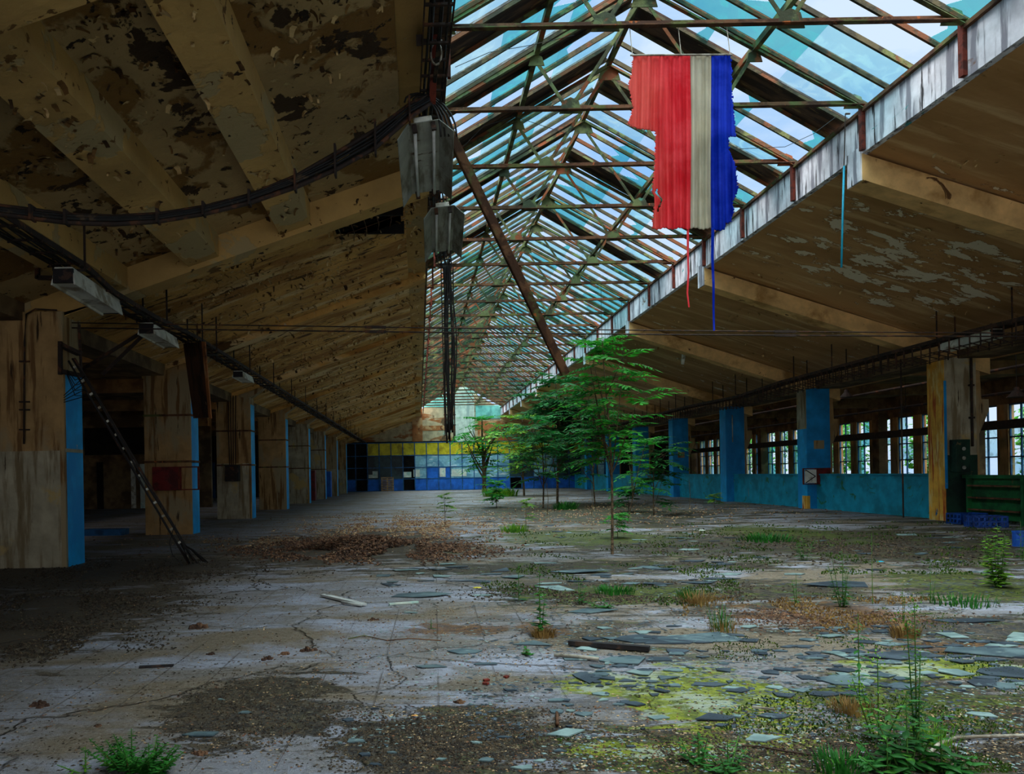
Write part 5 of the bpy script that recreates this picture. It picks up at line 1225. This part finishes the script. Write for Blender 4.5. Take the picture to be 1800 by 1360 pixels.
def tuft(label, px, py, H, n, seed, m='leaf', R=.08, group='weeds growing through the floor', name='grass_tuft', wd=.006):
    m = 'leaf_weed' if m in ('leaf','leaf_deep') else m; n = int(n*2.6)
    rnd = random.Random(seed); b0 = fl(px, py); t = MB()
    for q in range(n):
        a = rnd.uniform(0,6.28); rr = R*rnd.random()**.6; p = Vector((math.cos(a)*rr*.6, math.sin(a)*rr*.6, 0)); hh = H*rnd.uniform(.4,1); out = Vector((math.cos(a), math.sin(a), 0))*rnd.uniform(.1,.6)*hh
        s_ = Vector((-math.sin(a), math.cos(a), 0))*wd*rnd.uniform(.6,1.2); vs = []
        for f in (0,.4,.75): c = p+out*f*f+Vector((0,0,hh*f)); vs += [c-s_*(1-f*.5), c+s_*(1-f*.5)]
        vs.append(p+out+Vector((0,0,hh))); t.add(vs, [(0,1,3,2),(2,3,5,4),(4,5,6)])
    o = t.build(name, M[m], loc=(b0.x,b0.y,0), local=True); tag(o, label, 'weed', group); return o
weed('leafy upright sprout alone in the middle of the pale slabs', 950, 1113, .50, 20, 1, 'leaf', .085, .04, 4, spread=.03)
weed('small weed behind and left of the lone sprout', 912, 1055, .34, 12, 2, 'leaf_deep', .08, .035, 2)
weed('bushy weed right of the lone sprout', 1018, 1062, .26, 12, 3, 'leaf', .08, .035, 3)
weed('tall single weed with drooping brown leaves in the right foreground', 1511, 1238, .46, 34, 4, 'leaf_deep', .085, .030, 1, droop=1.2)
weed('tall flowering weed with yellow tips in the right foreground', 1612, 1322, .62, 60, 5, 'leaf_deep', .062, .017, 3, 'leaf_yellow', spread=.05)
weed('yellowish thin weed left of the tall flowering weed', 1545, 1300, .36, 34, 6, 'leaf_yellow', .05, .014, 4, 'leaf_yellow', spread=.12)
weed('broad leaved plant at the foot of the tall flowering weed', 1595, 1352, .30, 14, 7, 'leaf', .13, .055, 5, spread=.12, droop=.9)
weed('broad leaved clump at the bottom edge right of the flowering weed', 1655, 1356, .16, 10, 8, 'leaf', .12, .05, 4, spread=.1, droop=.9)
weed('clump of leaves at the bottom edge left of the flowering weed', 1560, 1357, .14, 10, 9, 'leaf_deep', .1, .04, 5, spread=.12)
weed('tall yellow green weed cluster near the right edge', 1755, 1032, .62, 40, 10, 'leaf_yellow', .13, .05, 7, spread=.14)
weed('weed at the very right edge beyond the yellow green cluster', 1795, 985, .5, 18, 11, 'leaf', .1, .03, 3, spread=.1)
weed('thin green weed on the pale strip right of centre', 1400, 1062, .27, 14, 12, 'leaf', .06, .02, 2)
weed('spindly branching weed right of centre in the middle distance', 1482, 1066, .5, 34, 13, 'leaf_deep', .08, .025, 5, spread=.12)
weed('thin brown stalk with few leaves in the right middle distance', 1534, 1062, .62, 6, 14, 'leaf_dry', .04, .012, 1)
weed('slim green stalk left of the right edge cluster', 1636, 1060, .36, 14, 15, 'leaf', .05, .015, 2)
weed('brown leaved stalk behind the flowering weed', 1588, 1110, .32, 14, 16, 'leaf_dry', .06, .02, 2)
weed('small tuft weed before the right green moss patch', 1412, 985, .40, 16, 17, 'leaf_deep', .1, .035, 4, spread=.1)
weed('low creeping weed at the right of the sprout', 1062, 1068, .09, 10, 18, 'leaf', .07, .035, 5, spread=.12)
weed('small rosette on the slabs between sprout and big shards', 925, 1150, .06, 8, 19, 'leaf', .06, .035, 3, spread=.06)
weed('dense fern like weed at the bottom left edge', 232, 1352, .17, 46, 20, 'leaf', .045, .018, 16, spread=.15)
weed('second dense green weed beside the bottom left one', 262, 1357, .12, 36, 21, 'leaf_deep', .045, .018, 10, spread=.12)
weed('sparse yellow weed at the bottom left corner side', 150, 1358, .07, 10, 22, 'leaf_yellow', .03, .012, 5, spread=.12)
weed('green sprig on the lower edge left of the twig', 1228, 1345, .14, 12, 23, 'leaf', .06, .025, 4, spread=.06)
weed('green sprig beside the reddish twig', 1280, 1355, .12, 14, 24, 'leaf_deep', .06, .02, 6, spread=.12)
weed('tiny seedling left of the sprout on bare slab', 758, 1105, .08, 6, 25, 'leaf', .04, .02, 1)
tuft('spiky dry and green grass tuft left of the orange litter', 1266, 1106, .20, 22, 1, 'leaf_weed', .16, wd=.003)
tuft('dry tan blades mixed into the spiky tuft', 1270, 1108, .10, 34, 21, 'leaf_dry', .22, wd=.003)
tuft('dry tan grass on the dark soil behind the tuft', 1230, 1062, .14, 70, 2, 'leaf_dry', .3, wd=.003)
tuft('green grass tuft at the left edge of the orange litter', 1205, 1050, .10, 30, 3, 'leaf', .2)
tuft('low green tuft in the dark band left of centre right', 1080, 1042, .08, 90, 4, 'leaf', .35)
tuft('brown dry tuft around the stem of the thin brown stalk', 1590, 1120, .1, 80, 5, 'leaf_dry', .16)
tuft('grass tuft among the far middle saplings', 995, 895, .28, 80, 6, 'leaf', .7, wd=.02)
tuft('short grass on the green moss at right distance', 1345, 950, .12, 90, 7, 'leaf', .8, wd=.014)
tuft('green grass strip at the right edge', 1690, 1060, .08, 60, 8, 'leaf_weed', .5)
tuft('reddish dry tuft at the foot of the lone sprout', 955, 1118, .06, 110, 9, 'leaf_dry', .16)
tuft('dry stems in the dark soil of the lower right', 1500, 1250, .06, 90, 10, 'leaf_dry', .2, wd=.003)
tuft('green tuft low in the right foreground soil', 1640, 1300, .07, 60, 11, 'leaf_yellow', .2, wd=.003)
tuft('low grass around the yellowish weed', 1480, 1352, .07, 80, 12, 'leaf_deep', .2, wd=.004)
tuft('green tufts at the foot of the far partition', 880, 872, .5, 120, 13, 'leaf_yellow', 1.6, wd=.04)
tuft('pale grass tuft near the thin seedling', 905, 935, .18, 70, 14, 'leaf_yellow', .5, wd=.012)
# shrubs outside the right windows
for i in range(18):
    rnd = random.Random(50+i); x = rnd.uniform(24.5,29); y = 12+i*3.6+rnd.uniform(-1,1); H = rnd.uniform(3.5,6); t = thing('garden_shrub', 'leafy green shrub outside the right side windows', 'shrub', (x,y,0), 'shrubs outside the windows')
    lf = MB(); st = MB(); st.tube([(x,y,0),(x,y,H*.7)], .08, 6, .03)
    for q in range(620):
        d = Vector((rnd.gauss(0,1),rnd.gauss(0,1),rnd.gauss(0,1))).normalized()*rnd.uniform(.5,1); p = Vector((x,y,H*.55))+Vector((d.x*H*.35,d.y*H*.35,d.z*H*.45))
        dd = Vector((rnd.uniform(-1,1),rnd.uniform(-1,1),rnd.uniform(-.6,.6))).normalized(); leaf_blade(lf, p, dd, dd.cross(Vector((.1,0,1))).normalized(), .35, .2)
    st.build('trunk', M['bark'], t); lf.build('foliage', M['leaf_out'], t)
for o in bpy.data.objects:
    if '_abs' in o: del o['_abs']
